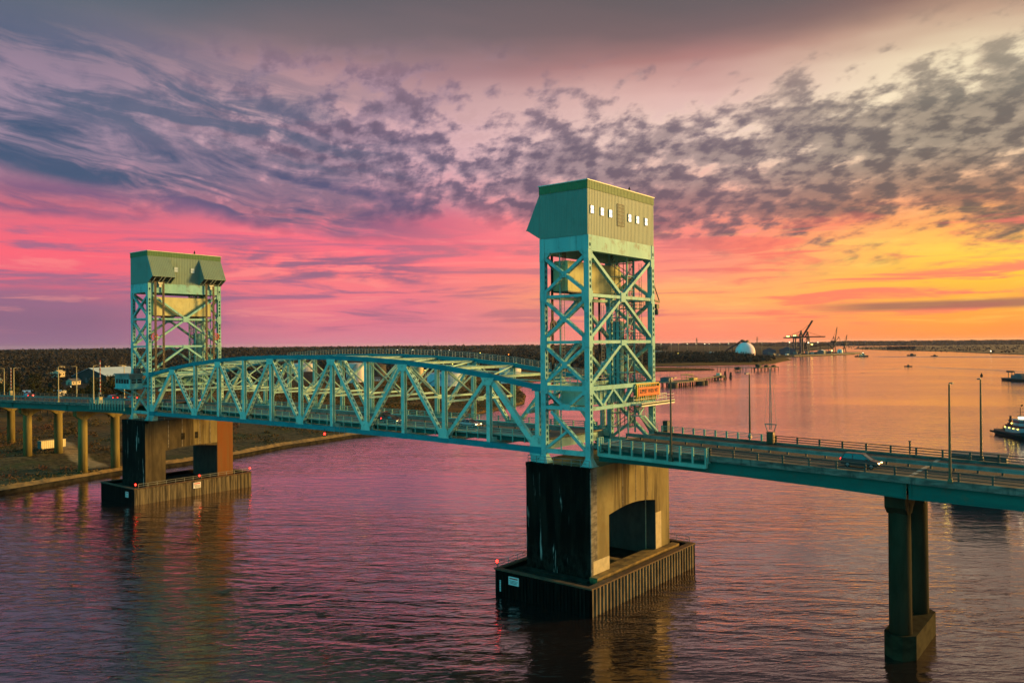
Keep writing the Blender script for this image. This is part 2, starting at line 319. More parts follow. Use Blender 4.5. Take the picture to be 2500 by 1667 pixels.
M['signwhite'] = pmat('weathered white sign board', (0.62, 0.62, 0.60), (0.45, 0.45, 0.43), (1, 1, 1), 0.7)
M['signred'] = pmat('red sign lettering', (0.45, 0.03, 0.02), None, rough=0.7)
M['pole'] = pmat('bronze lamp post', (0.075, 0.055, 0.03), (0.12, 0.09, 0.05), (0.5, 0.5, 0.3), 0.45, metal=0.5)
M['poleyellow'] = pmat('pale lamp post', (0.45, 0.38, 0.20), (0.34, 0.29, 0.15), (0.5, 0.5, 0.3), 0.5)
M['lamp'] = pmat('lamp head housing', (0.10, 0.10, 0.09), None, rough=0.4)
M['wood'] = pmat('wet dock timber', (0.055, 0.042, 0.03), (0.02, 0.016, 0.012), (0.3, 0.3, 0.3), 0.8)
M['dockdeck'] = pmat('dock deck planks', (0.20, 0.15, 0.09), (0.12, 0.09, 0.06), (0.3, 0.3, 0.3), 0.8)
M['yellowpaint'] = pmat('yellow dock machinery paint', (0.42, 0.30, 0.06), (0.25, 0.18, 0.05), (0.3, 0.3, 0.3), 0.6)
M['tyre'] = pmat('tyre rubber', (0.012, 0.012, 0.012), None, rough=0.8)
M['rim'] = pmat('alloy rim', (0.35, 0.35, 0.36), None, rough=0.3, metal=0.8)
M['cardark'] = pmat('dark mauve car paint', (0.085, 0.048, 0.045), None, rough=0.35, spec=0.15)
M['carsilver'] = pmat('silver car paint', (0.34, 0.33, 0.31), None, rough=0.22, metal=0.5, spec=0.6)
M['carblack'] = pmat('black car paint', (0.012, 0.012, 0.014), None, rough=0.15, spec=0.6)
M['carblue'] = pmat('pale blue car paint', (0.22, 0.34, 0.42), None, rough=0.2, spec=0.6)
M['carred'] = pmat('dark red car paint', (0.10, 0.012, 0.012), None, rough=0.2, spec=0.6)
M['hull'] = pmat('black tug hull', (0.012, 0.012, 0.014), (0.02, 0.02, 0.022), (0.5, 0.5, 0.5), 0.5)
M['superw'] = pmat('white superstructure', (0.26, 0.25, 0.27), (0.2, 0.19, 0.2), (0.5, 0.5, 0.3), 0.5)
M['maroon'] = pmat('maroon deckhouse', (0.10, 0.02, 0.02), None, rough=0.5)
M['trailer'] = pmat('cream trailer panel', (0.62, 0.56, 0.34), (0.52, 0.46, 0.28), (0.4, 0.4, 0.4), 0.6)
M['trailerdark'] = pmat('grey trailer end', (0.10, 0.10, 0.085), None, rough=0.7)
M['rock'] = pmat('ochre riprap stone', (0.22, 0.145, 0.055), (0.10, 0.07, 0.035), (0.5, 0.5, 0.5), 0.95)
M['soot'] = pmat('black bird plumage', (0.01, 0.01, 0.01), None, rough=0.8)
M['stripe_r'] = pmat('red gate stripe', (0.22, 0.03, 0.02), None, rough=0.5)
M['stripe_w'] = pmat('white gate stripe', (0.34, 0.30, 0.24), None, rough=0.5)
M['e_red'] = emat('red navigation lamp', (1.0, 0.012, 0.006), 7)
M['e_tail'] = emat('red tail lamp', (1.0, 0.02, 0.015), 5, (0.3, 0.01, 0.01))
M['e_head'] = emat('warm head lamp', (1.0, 0.62, 0.22), 5)
M['e_yel'] = emat('sodium flood lamp', (1.0, 0.74, 0.10), 3.5)
M['e_white'] = emat('white flood lamp', (1.0, 0.86, 0.50), 2.2)
M['e_green'] = emat('greenish deck lamp', (0.75, 1.0, 0.25), 2.5)
M['e_or'] = emat('orange beacon', (1.0, 0.22, 0.02), 4)
M['e_win'] = emat('emissive window pane', (0.86, 0.95, 1.0), 0.62, (0.3, 0.3, 0.3))  # white panes set to emit by themselves
M['e_windim'] = emat('dim window pane', (0.55, 0.75, 0.62), 0.10, (0.2, 0.25, 0.22))

# ================================================================== mesh builder
class MB:
    def __init__(s): s.v = []; s.f = []; s.mi = []; s.cur = 0
    def add(s, vs, fs):
        o = len(s.v); s.v += [tuple(p) for p in vs]
        s.f += [tuple(i+o for i in f) for f in fs]; s.mi += [s.cur]*len(fs); return s
    def box(s, c, d, rz=0.0, taper=None):
        hx, hy, hz = d[0]/2, d[1]/2, d[2]/2
        cs, sn = math.cos(rz), math.sin(rz); vs = []
        for k, z in enumerate((-hz, hz)):
            t = taper if (k == 1 and taper) else (1, 1)
            for x, y in ((-hx, -hy), (hx, -hy), (hx, hy), (-hx, hy)):
                x, y = x*t[0], y*t[1]
                vs.append((c[0]+x*cs-y*sn, c[1]+x*sn+y*cs, c[2]+z))
        return s.add(vs, [(3, 2, 1, 0), (4, 5, 6, 7), (0, 1, 5, 4), (1, 2, 6, 5), (2, 3, 7, 6), (3, 0, 4, 7)])
    def mm(s, a, b):
        return s.box([(a[i]+b[i])/2 for i in range(3)], [abs(b[i]-a[i]) for i in range(3)])
    def beam(s, p, q, w, h, nrm=(0, 0, 1)):
        """box from p to q; h measured along nrm (made perpendicular), w the other way"""
        p, q = Vector(p), Vector(q); a = (q-p).normalized(); n = Vector(nrm); n = n-a*n.dot(a)
        if n.length < 1e-5: n = Vector((1, 0, 0)); n = n-a*n.dot(a)
        n.normalize(); t = a.cross(n); vs = []
        for e in (p, q):
            for i, j in ((-1, -1), (1, -1), (1, 1), (-1, 1)): vs.append(e+t*(i*w/2)+n*(j*h/2))
        return s.add(vs, [(3, 2, 1, 0), (4, 5, 6, 7), (0, 1, 5, 4), (1, 2, 6, 5), (2, 3, 7, 6), (3, 0, 4, 7)])
    def tube(s, p, q, r, n=6, r2=None, cap=True):
        p, q = Vector(p), Vector(q); a = (q-p).normalized(); r2 = r if r2 is None else r2
        u = a.orthogonal().normalized(); w = a.cross(u); vs = []
        for e, rr in ((p, r), (q, r2)):
            for i in range(n):
                t = 2*math.pi*i/n; vs.append(e+(u*math.cos(t)+w*math.sin(t))*rr)
        fs = [(i, (i+1) % n, n+(i+1) % n, n+i) for i in range(n)]
        if cap: fs += [tuple(range(n-1, -1, -1)), tuple(range(n, 2*n))]
        return s.add(vs, fs)
    def lathe(s, c, prof, n=16):
        vs = []; fs = []
        for r, z in prof:
            for i in range(n):
                t = 2*math.pi*i/n; vs.append((c[0]+r*math.cos(t), c[1]+r*math.sin(t), c[2]+z))
        for k in range(len(prof)-1):
            for i in range(n):
                j = (i+1) % n; fs.append((k*n+i, k*n+j, (k+1)*n+j, (k+1)*n+i))
        fs.append(tuple(range((len(prof)-1)*n, len(prof)*n)))
        fs.append(tuple(range(n-1, -1, -1)))
        return s.add(vs, fs)
    def prism(s, poly, axis, a, b):
        """extrude a polygon: axis 'x' -> poly is (y,z), 'y' -> (x,z), 'z' -> (x,y)"""
        def P(u, v, w): return {'x': (w, u, v), 'y': (u, w, v), 'z': (u, v, w)}[axis]
        n = len(poly); vs = [P(u, v, a) for u, v in poly]+[P(u, v, b) for u, v in poly]
        fs = [tuple(range(n)), tuple(range(2*n-1, n-1, -1))]+[(i, n+i, n+(i+1) % n, (i+1) % n) for i in range(n)]
        return s.add(vs, fs)
    def perf(s, p, q, wd, w, pitch=1.0, hl=0.55, hw=0.4, solid=0.6):
        """perforated cover plate with octagonal hand holes"""
        p, q, wd = Vector(p), Vector(q), Vector(wd).normalized(); a = (q-p); L = a.length; a.normalize()
        n = max(1, int((L-2*solid)/pitch)); s0 = (L-n*pitch)/2
        def X(u, v): return p+a*u+wd*v
        W2 = w/2; h2 = hw*w/2
        def quad(u0, v0, u1, v1): s.add([X(u0, v0), X(u1, v0), X(u1, v1), X(u0, v1)], [(0, 1, 2, 3)])
        quad(0, -W2, s0, W2); quad(L-s0, -W2, L, W2)
        for i in range(n):
            u0 = s0+i*pitch; g = (pitch-hl)/2
            quad(u0, -W2, u0+g, W2); quad(u0+pitch-g, -W2, u0+pitch, W2)
            a0, a1 = u0+g, u0+pitch-g; cx = min(h2*0.7, hl*0.3)
            quad(a0, -W2, a1, -h2); quad(a0, h2, a1, W2)
            for (ua, ub) in ((a0, a0+cx), (a1, a1-cx)):
                for sg in (-1, 1):
                    s.add([X(ua, sg*h2), X(ub, sg*h2), X(ua, sg*(h2-cx))], [(0, 1, 2)])
        return s
    def member(s, p, q, nrm, w, d, pitch=1.0, hl=0.55, hw=0.45):
        """built-up box: solid webs facing +-nrm, perforated plates on the other two sides; w in-plane width, d depth along nrm"""
        p, q, n = Vector(p), Vector(q), Vector(nrm); a = (q-p).normalized(); n = (n-a*n.dot(a)).normalized(); t = a.cross(n)
        for sg in (-1, 1):
            o = n*(sg*(d/2-0.03)); s.beam(p+o, q+o, w, 0.06, n)
            o = t*(sg*(w/2-0.015)); s.perf(p+o, q+o, n, d-0.12, pitch, hl, hw)
        return s
    def hsec(s, p, q, nrm, w, d, th=0.07):
        p, q, n = Vector(p), Vector(q), Vector(nrm); a = (q-p).normalized(); n = (n-a*n.dot(a)).normalized(); t = a.cross(n)
        for sg in (-1, 1):
            o = n*(sg*(d/2-th/2)); s.beam(p+o, q+o, w, th, n)
        s.beam(p, q, th, d-2*th, n)
        return s
    def build(s, name, mat, parent=None, smooth=False):
        me = bpy.data.meshes.new(name); me.from_pydata(s.v, [], s.f)
        mats = mat if isinstance(mat, (list, tuple)) else [mat]
        for m in mats: me.materials.append(M[m] if isinstance(m, str) else m)
        if len(mats) > 1: me.polygons.foreach_set('material_index', s.mi)
        if smooth: me.polygons.foreach_set('use_smooth', [True]*len(s.f))
        me.update()
        o = bpy.data.objects.new(name, me); COL.objects.link(o)
        if parent is not None: o.parent = parent
        return o

def tag(o, label, cat, group=None):
    o['label'] = label; o['category'] = cat
    if group: o['group'] = group
    return o
def struct(o, kind='structure'):
    o['kind'] = kind; return o
def thing(name, label, cat, loc=(0, 0, 0), group=None, rz=0.0):
    """an Empty at the base of a thing; parts built in world coordinates attach without moving"""
    o = bpy.data.objects.new(name, None); COL.objects.link(o); o.location = loc; o.rotation_euler = (0, 0, rz)
    o.empty_display_size = 0.5
    return tag(o, label, cat, group)
def local_part(mb, name, mat, parent, smooth=False):
    """a part whose mesh is in the thing's own coordinates"""
    o = mb.build(name, mat, None, smooth); o.parent = parent; return o
def part(mb, name, mat, parent, smooth=False):
    """a part whose mesh was drawn in world coordinates: shift the mesh into the parent's frame"""
    r = parent
    off = Vector((0, 0, 0))
    while r is not None: off += Vector(r.location); r = r.parent
    mb.v = [(p[0]-off.x, p[1]-off.y, p[2]-off.z) for p in mb.v]
    o = mb.build(name, mat, None, smooth); o.parent = parent; return o
def dup(o, loc=None, parent=None, label=None, rz=None):
    c = o.copy(); COL.objects.link(c)
    if parent is not None: c.parent = parent
    if loc is not None: c.location = loc
    if rz is not None: c.rotation_euler = (0, 0, rz)
    if label: c['label'] = label
    for ch in o.children: dup(ch, None, c)
    return c

# ================================================================== lift span
L, NP = 124.0, 12
PN = L/NP
WT = 19.49                       # between the two trusses
ZB, ZD = 22.2, 24.0              # bottom chord, roadway
ZT = [32.3, 33.95, 35.2, 36.05, 36.6, 36.88, 36.95, 36.88, 36.6, 36.05, 35.2, 33.95, 32.3]
CAMB = [0.0, 0.12, 0.22, 0.30, 0.36, 0.40, 0.42, 0.40, 0.36, 0.30, 0.22, 0.12, 0.0]
def nd(i, y, top): return Vector((i*PN, y, ZT[i] if top else ZB+CAMB[i]))
span = thing('lift_span', 'long curved teal steel truss span carrying the road between two lift towers', 'bridge span', (62, WT/2, ZB))
NY = (0, 1, 0)
for yi, y in enumerate((0.0, WT)):
    # chords: one part each, following the curve, with splice collars
    mb = MB()
    for i in range(NP):
        mb.beam(nd(i, y, True), nd(i+1, y, True), 0.86, 0.8, NY)
    for i in range(NP+1):
        c0 = nd(i, y, True); mb.box(c0, (1.5, 0.86, 0.94))
    mb.box((-0.2, y, ZT[0]), (2.3, 0.95, 1.15)); mb.box((L+0.2, y, ZT[-1]), (2.3, 0.95, 1.15))
    part(mb, 'top_chord', 'teal', span)
    mb = MB()
    for i in range(NP):
        mb.beam(nd(i, y, False), nd(i+1, y, False), 0.92, 0.8, NY)
    for i in range(1, NP):
        mb.box(nd(i, y, False), (2.0, 0.86, 1.0))
    mb.box((0.0, y, ZB), (3.0, 0.95, 1.2)); mb.box((L, y, ZB), (3.0, 0.95, 1.2))
    part(mb, 'bottom_chord', 'teal', span)
    # bearing shoes
    for xx in (0.3, L-0.3):
        mb = MB(); mb.box((xx, y, ZB-0.8), (1.8, 1.2, 0.6), taper=(1.2, 1)); mb.box((xx, y, 20.75), (1.5, 1.5, 0.7)); part(mb, 'bearing', 'tower', span)
    for i in range(NP+1):
        mb = MB(); a, b = nd(i, y, False)+Vector((0, 0, 0.4)), nd(i, y, True)-Vector((0, 0, 0.4))
        if i in (0, NP): mb.member(a, b, NY, 0.8, 0.75, 0.9, 0.5, 0.4)
        else: mb.hsec(a, b, NY, 0.78, 0.72)
        part(mb, 'vertical', 'pale', span)
    for i in range(NP):
        lo, hi = (i, i+1) if i % 2 == 0 else (i+1, i)
        a, b = nd(lo, y, False), nd(hi, y, True)
        mb = MB()
        ends = i in (0, NP-1)
        if ends: mb.beam(a, b, 0.95, 0.72, NY)
        else: mb.member(a, b, NY, 0.64, 0.74, 1.15, 0.66, 0.58)
        part(mb, 'diagonal', 'pale', span)
    # gusset plates
    for i in range(NP+1):
        mb = MB()
        has_b, has_t = i % 2 == 0, i % 2 == 1
        if has_b:
            p0 = nd(i, y, False); s = 1.0 if i not in (0, NP) else 1.15
            for yy in (y-0.43, y+0.43):
                mb.prism([(p0.x-1.3*s, p0.z+0.35), (p0.x+1.3*s, p0.z+0.35), (p0.x+1.1*s, p0.z+1.5*s), (p0.x+0.7, p0.z+2.1*s), (p0.x-0.7, p0.z+2.1*s), (p0.x-1.1*s, p0.z+1.5*s)], 'y', yy-0.02, yy+0.02)
        if has_t:
            p0 = nd(i, y, True); s = 1.0
            for yy in (y-0.435, y+0.435):
                mb.prism([(p0.x-1.35, p0.z-0.3), (p0.x-1.2, p0.z-1.0), (p0.x-0.7, p0.z-1.55), (p0.x+0.7, p0.z-1.55), (p0.x+1.2, p0.z-1.0), (p0.x+1.35, p0.z-0.3)], 'y', yy-0.02, yy+0.02)
        if mb.v: part(mb, 'gusset_plate', 'pale', span)
# cross frames between the trusses
for i in range(1, NP):
    zt = ZT[i]-0.55; zs = min(29.2, ZT[i]-4.6); x = i*PN
    mb = MB()
    mb.prism([(0.4, zt-0.15), (0.4, zt+0.55), (WT-0.4, zt+0.55), (WT-0.4, zt-0.15), (WT-1.6, zt+0.12), (1.6, zt+0.12)], 'x', x-0.20, x+0.20)
    mb.box((x, WT/2, zt+0.57), (0.75, WT-0.8, 0.05))
    part(mb, 'top_strut', 'pale', span)
    if i >= 2 and i <= 10:
        mb = MB(); mb.beam((x, 0.4, zs), (x, WT-0.4, zs), 0.42, 0.36); mb.box((x+0.02, WT/2, zs), (0.1, 1.6, 0.8)); part(mb, 'sway_strut', 'pale', span)
        for (ya, za, yb, zb_) in ((0.4, zt, WT/2-0.5, zs), (0.4, zs, WT/2-0.6, zt), (WT/2+0.6, zt, WT-0.4, zs), (WT/2+0.5, zs, WT-0.4, zt)):
            mb = MB(); dx = 0.1 if zb_ < za else -0.1
            mb.beam((x+dx, ya, za), (x+dx, yb, zb_), 0.30, 0.12, (1, 0, 0)); mb.beam((x+dx, ya, za), (x+dx, yb, zb_), 0.08, 0.3, (1, 0, 0))
            part(mb, 'sway_brace', 'pale', span)
# top lateral bracing
for i in range(NP):
    for sgn in (0, 1):
        ya, yb = (0.4, WT-0.4) if sgn else (WT-0.4, 0.4)
        mb = MB(); off = 0.25 if sgn else 0.02
        mb.beam((i*PN+0.3, ya, ZT[i]-0.1-off), ((i+1)*PN-0.3, yb, ZT[i+1]-0.1-off), 0.34, 0.22); part(mb, 'lateral_brace', 'pale', span)
# end portals
for x, s in ((0.0, 1), (L, -1)):
    mb = MB(); mb.beam((x, 0.4, 31.9), (x, WT-0.4, 31.9), 0.9, 0.7); part(mb, 'portal_beam', 'pale', span)
    mb = MB(); mb.beam((x+s*2.4, 0.4, 28.2), (x+s*2.4, WT-0.4, 28.2), 0.55, 0.5); part(mb, 'portal_strut', 'pale', span)
    for (ya, yb) in ((0.5, WT/2-1.4), (WT-0.5, WT/2+1.4)):
        mb = MB(); mb.beam((x+s*2.3, ya, 28.3), (x+s*0.3, yb, 31.7), 0.4, 0.35); part(mb, 'portal_brace', 'pale', span)
# deck: floor beams, stringers, grid roadway
for i in range(NP+1):
    mb = MB(); mb.box((i*PN, WT/2, 22.85), (0.45, WT-0.9, 1.5)); part(mb, 'floor_beam', 'pale', span)
for k, y in enumerate([1.9, 4.2, 6.6, 9.1, 11.6, 14.1, 16.6]):
    mb = MB()
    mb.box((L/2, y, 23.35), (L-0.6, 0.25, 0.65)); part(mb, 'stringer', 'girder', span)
mb = MB(); mb.box((L/2, WT/2, ZD-0.10), (L+1.6, 16.9, 0.2)); part(mb, 'roadway', 'grate', span)
def w_beam(x0, x1, y, zf, parent, spacing=3.8, name='median_guardrail'):
    """double sided steel guard rail down the middle of the road"""
    mb = MB(); n = int((x1-x0)/spacing)
    for i in range(n):
        xa, xb = x0+(x1-x0)*i/n, x0+(x1-x0)*(i+1)/n
        for s in (-1, 1):
            for dz, dy in ((0.62, 0.17), (0.78, 0.22), (0.46, 0.22)):
                mb.beam((xa, y+s*dy, zf(xa)+dz), (xb, y+s*dy, zf(xb)+dz), 0.03, 0.18)
    g = part(mb, name, 'rail', parent)
    pm = MB(); pm.box((0, 0, 0.42), (0.22, 0.30, 0.84)); p0 = None
    for i in range(n+1):
        xx = x0+(x1-x0)*i/n
        loc = Vector((xx, y, zf(xx))) - Vector(parent.location)
        if p0 is None: p0 = pm.build('post', 'dark'); p0.parent = g; p0.location = loc
        else:
            c_ = p0.copy(); COL.objects.link(c_); c_.parent = g; c_.location = loc
    return g
def railing(x0, x1, y, zf, parent, mat, n, zs, post, rail=(0.09, 0.09), post_dz=0.0, name='railing', dy=0.0):
    """rails along x at heights zs above zf, with n+1 posts as sub-parts; post=(w, d, zlow, zhigh)"""
    mb = MB(); seg = max(1, n)
    for i in range(seg):
        xa, xb = x0+(x1-x0)*i/seg, x0+(x1-x0)*(i+1)/seg
        for z in zs: mb.beam((xa, y, zf(xa)+z), (xb, y, zf(xb)+z), rail[0], rail[1])
    g = part(mb, name, mat, parent)
    pm = MB(); pm.box((0, dy, (post[2]+post[3])/2), (post[0], post[1], post[3]-post[2])); p0 = None
    for i in range(n+1):
        xx = x0+(x1-x0)*i/n; loc = Vector((xx, y, zf(xx)))-Vector(parent.location)
        if p0 is None: p0 = pm.build('post', mat); p0.parent = g; p0.location = loc
        else:
            c_ = p0.copy(); COL.objects.link(c_); c_.parent = g; c_.location = loc
    return g
flat = lambda x: ZD
w_beam(1.0, L-1.0, WT/2, flat, span)
railing(0.8, L-0.8, 0.85, flat, span, 'railgreen', 48, (1.1, 0.78, 0.46, 0.14), (0.16, 0.14, -0.95, 1.18), (0.12, 0.10), dy=-0.12)
railing(0.8, L-0.8, WT-0.85, flat, span, 'railgreen', 48, (1.15, 0.80, 0.45), (0.22, 0.2, -0.5, 1.2), (0.12, 0.13))
mb = MB(); mb.box((L/2, 1.3, ZD+0.05), (L, 0.5, 0.3)); part(mb, 'kerb', 'pale', span)
mb = MB(); mb.box((L/2, WT-1.3, ZD+0.05), (L, 0.5, 0.3)); part(mb, 'kerb', 'pale', span)
# walkway rail on the far top chord
def zchord(x):
    i = min(NP-1, max(0, int(x/PN))); t = x/PN-i; return ZT[i]*(1-t)+ZT[i+1]*t+0.43
mb = MB()
NW = 46
for i in range(NW):
    xa, xb = PN*3+(L-PN*3)*i/NW, PN*3+(L-PN*3)*(i+1)/NW
    for yy in (WT-0.42, WT+0.42):
        for z in (1.1, 0.75, 0.4): mb.beam((xa, yy, zchord(xa)+z), (xb, yy, zchord(xb)+z), 0.07, 0.07)
g = part(mb, 'walkway_rail', 'rail', span)
pm = MB(); pm.box((0, 0, 0.55), (0.09, 0.09, 1.1)); p0 = None
for i in range(NW+1):
    xa = PN*3+(L-PN*3)*i/NW
    for yy in (WT-0.42, WT+0.42):
        loc = Vector((xa, yy, zchord(xa)))-Vector(span.location)
        if p0 is None: p0 = pm.build('post', 'rail'); p0.parent = g; p0.location = loc
        else:
            c_ = p0.copy(); COL.objects.link(c_); c_.parent = g; c_.location = loc
# maintenance platform hung under the near chord at mid span
mb = MB()
for xx in (73.6, 75.2, 76.8): mb.tube((xx, -0.65, 21.6), (xx, -0.65, 23.9), 0.04)
for z in (23.9, 23.2, 22.5): mb.tube((73.6, -0.65, z), (76.8, -0.65, z), 0.04)
part(mb, 'service_ladder', 'rail', span)

# ================================================================== lift towers
TD = 8.38
YN, YF = -0.17, 19.66
ZL = [20.45, 22.3, 29.2, 32.3, 39.5, 46.7, 53.5, 55.95]
ZH1, ZFA, ZR = 55.95, 63.0, 64.25
def corrugated(mb, a, b, z0f, z1f, out, period=0.45, depth=0.04):
    """upright corrugated sheet from a to b (x,y), top and bottom heights as functions of position 0..1"""
    a, b, o = Vector(a), Vector(b), Vector(out); Ln = (b-a).length; n = max(2, int(Ln/period)); prof = []
    for i in range(n):
        for t, d in ((0.0, 0), (0.30, 0), (0.42, depth), (0.88, depth)): prof.append(((i+t)/n, d))
    prof.append((1.0, 0)); vs = []
    for t, d in prof:
        p = a+(b-a)*t+o*d; vs += [(p.x, p.y, z0f(t)), (p.x, p.y, z1f(t))]
    mb.add(vs, [(2*i, 2*i+2, 2*i+3, 2*i+1) for i in range(len(prof)-1)])
def build_tower(xs, s, label, near):
    X = lambda u: xs+s*u
    t = thing('lift_tower', label, 'lift tower', (X(TD/2), WT/2, ZL[0]))
    # legs with flared feet
    for u in (0, TD):
        for y in (YN, YF):
            mb = MB(); zb = ZL[0] if True else ZL[1]
            mb.member((X(u), y, zb+1.2), (X(u), y, ZH1+(0.0)), NY, 0.92, 0.86, 0.92, 0.60, 0.55)
            if s*0 == 0:
                mb.box((X(u), y, zb+0.6), (1.9, 1.7, 1.2), taper=(0.5, 0.52)); mb.box((X(u), y, zb+0.03), (2.1, 1.9, 0.12))
            part(mb, 'leg', 'tower', t)
    def strut(p, q, w, d, nrm, mat='tower', perf=False, name='strut'):
        mb = MB()
        if perf: mb.member(p, q, nrm, w, d, 1.0, 0.5, 0.42)
        else: mb.hsec(p, q, nrm, w, d, 0.06)
        part(mb, name, mat, t)
    def gus(c, nrm, w, h, mat='tower'):
        mb = MB(); d = (0.94, 0, 0) if nrm == 'y' else (0, 0.94, 0)
        if nrm == 'y': mb.box((c[0], c[1], c[2]), (w, 0.90, h))
        else: mb.box((c[0], c[1], c[2]), (0.90, w, h))
        part(mb, 'gusset_plate', mat, t)
    # side faces (along the bridge): crossed braces between struts
    for y in (YN, YF):
        for z in (39.5, 46.7): strut((X(0.45), y, z), (X(TD-0.45), y, z), 0.42, 0.7, NY)
        strut((X(0.45), y, 32.3), (X(TD-0.45), y, 32.3), 0.75, 0.72, NY)
        strut((X(0.45), y, 29.2), (X(TD-0.45), y, 29.2), 0.55, 0.72, NY)
        strut((X(0.45), y, 22.3), (X(TD-0.45), y, 22.3), 0.7, 0.72, NY)
        for z0, z1 in ((46.9, 53.3), (39.7, 46.5), (32.6, 39.3)):
            for k, (ua, ub) in enumerate(((0.4, TD-0.4), (TD-0.4, 0.4))):
                dy = 0.0
                a, b = Vector((X(ua), y, z0+0.5)), Vector((X(ub), y, z1-0.5))
                mid = (a+b)/2; dr = (b-a).normalized()
                mb = MB()
                if k == 0: mb.member(a, b, NY, 0.5, 0.62, 1.0, 0.55, 0.5)
                else:
                    mb.member(a, mid-dr*0.42, NY, 0.5, 0.62, 1.0, 0.55, 0.5); mb.member(mid+dr*0.42, b, NY, 0.5, 0.62, 1.0, 0.55, 0.5)
                part(mb, 'diagonal', 'tower', t)
            gus((X(TD/2), y, (z0+z1)/2), 'y', 1.0, 1.0)
        for z in (39.5, 46.7, 32.3):
            for u in (0.2, TD-0.2): gus((X(u), y, z), 'y', 1.35, 1.9)
        gus((X(TD/2), y, 29.35), 'y', 2.0, 0.95)
        for ua, ub in ((0.5, TD/2-0.7), (TD-0.5, TD/2+0.7)):
            strut((X(ua), y, 31.9), (X(ub), y, 29.6), 0.42, 0.62, NY, perf=True, name='knee_brace')
        strut((X(1.4), y, 28.6), (X(TD-0.5), y, 22.8), 0.52, 0.62, NY, perf=True, name='diagonal')
        strut((X(0.5), y, 22.8), (X(TD/2+0.1), y, 25.5), 0.40, 0.5, NY, name='knee_brace')
        # deep girder plate under the machinery house
        mb = MB(); mb.mm((X(0.47), y-0.38, 53.6), (X(TD-0.47), y+0.38, ZH1)); 
        for ua, ub in ((0.47, 1.5), (TD-0.47, TD-1.5)):
            mb.prism([(X(ua), 53.6), (X(ub), 53.6), (X(ua), 52.6)], 'y', y-0.3, y+0.3)
        part(mb, 'portal_girder', 'tower', t)
    # faces across the road
    NX = (1, 0, 0)
    for u in (0, TD):
        yc = (YN+YF)/2
        for z in (39.5, 46.7): strut((X(u), YN+0.45, z), (X(u), YF-0.45, z), 0.5, 0.7, NX)
        strut((X(u), YN+0.45, 32.3), (X(u), YF-0.45, 32.3), 0.62, 0.72, NX)
        strut((X(u), YN+0.45, 29.2), (X(u), YF-0.45, 29.2), 0.55, 0.72, NX)
        for (ya, za, yb, zb_) in ((YN+0.4, 53.2, yc-0.5, 47.2), (YF-0.4, 53.2, yc+0.5, 47.2),
                                  (YN+0.4, 40.2, yc-0.5, 46.3), (YF-0.4, 40.2, yc+0.5, 46.3),
                                  (YN+0.4, 33.0, yc-0.4, 39.2), (YF-0.4, 33.0, yc+0.4, 39.2)):
            strut((X(u), ya, za), (X(u), yb, zb_), 0.5, 0.62, NX, perf=True, name='diagonal')
        gus((X(u), yc, 46.7), 'x', 1.5, 1.5); gus((X(u), yc, 39.35), 'x', 1.6, 0.9)
        for y in (YN+0.1, YF-0.1):
            for z in (46.7, 39.5, 32.3, 53.0): gus((X(u), y, z), 'x', 1.2, 1.4)
        nw = 6; ys = [YN+0.5+(YF-YN-1.0)*i/nw for i in range(nw+1)]
        for i in range(nw):
            za, zb_ = (32.0, 29.5) if i % 2 == 0 else (29.5, 32.0)
            strut((X(u), ys[i], za), (X(u), ys[i+1], zb_), 0.4, 0.62, NX, perf=True, name='portal_brace')
        mb = MB(); mb.mm((X(u)-0.38, YN+0.47, 53.6), (X(u)+0.38, YF-0.47, ZH1)); mb.box((X(u), yc, 53.55), (0.95, YF-YN-1, 0.1)); part(mb, 'portal_girder', 'cwt' if False else 'tower', t)
    # machinery house: corrugated walls, hoods over the sheaves, roof
    mb = MB()
    x0, x1 = X(-0.35), X(TD+0.35)          # span side, outer side
    y0, y1 = YN-0.45, YF+0.45
    f0, f1 = (lambda q: ZH1), (lambda q: ZR)
    corrugated(mb, (x1, y0), (x1, y1), f0, f1, (s, 0))
    corrugated(mb, (x0, y0), (x0, y1), f0, f1, (-s, 0))
    corrugated(mb, (x0, y0), (x1, y0), f0, f1, (0, -1)); corrugated(mb, (x0, y1), (x1, y1), f0, f1, (0, 1))
    mb.add([(x0, y0, ZH1+0.01), (x1, y0, ZH1+0.01), (x1, y1, ZH1+0.01), (x0, y1, ZH1+0.01)], [(0, 1, 2, 3)])
    house = part(mb, 'machinery_house', 'siding', t)
    mb = MB()
    e = 0.075
    for (a, b) in (((x1+s*e, y0-e), (x1+s*e, y1+e)), ((x0-s*e, y0-e), (x0-s*e, y1+e))):
        corrugated(mb, a, b, lambda q: ZFA, lambda q: ZR-0.02, (s if a[0] == x1+s*e else -s, 0))
    corrugated(mb, (x0, y0-e), (x1, y0-e), lambda q: ZFA, lambda q: ZR-0.02, (0, -1)); corrugated(mb, (x0, y1+e), (x1, y1+e), lambda q: ZFA, lambda q: ZR-0.02, (0, 1))
    part(mb, 'fascia', 'fascia', house)
    mb = MB(); xa, xb = min(x0, x1)-0.18, max(x0, x1)+0.18
    mb.mm((xa, y0-0.2, ZR), (xb, y1+0.2, ZR+0.14)); part(mb, 'roof', 'cream', house)
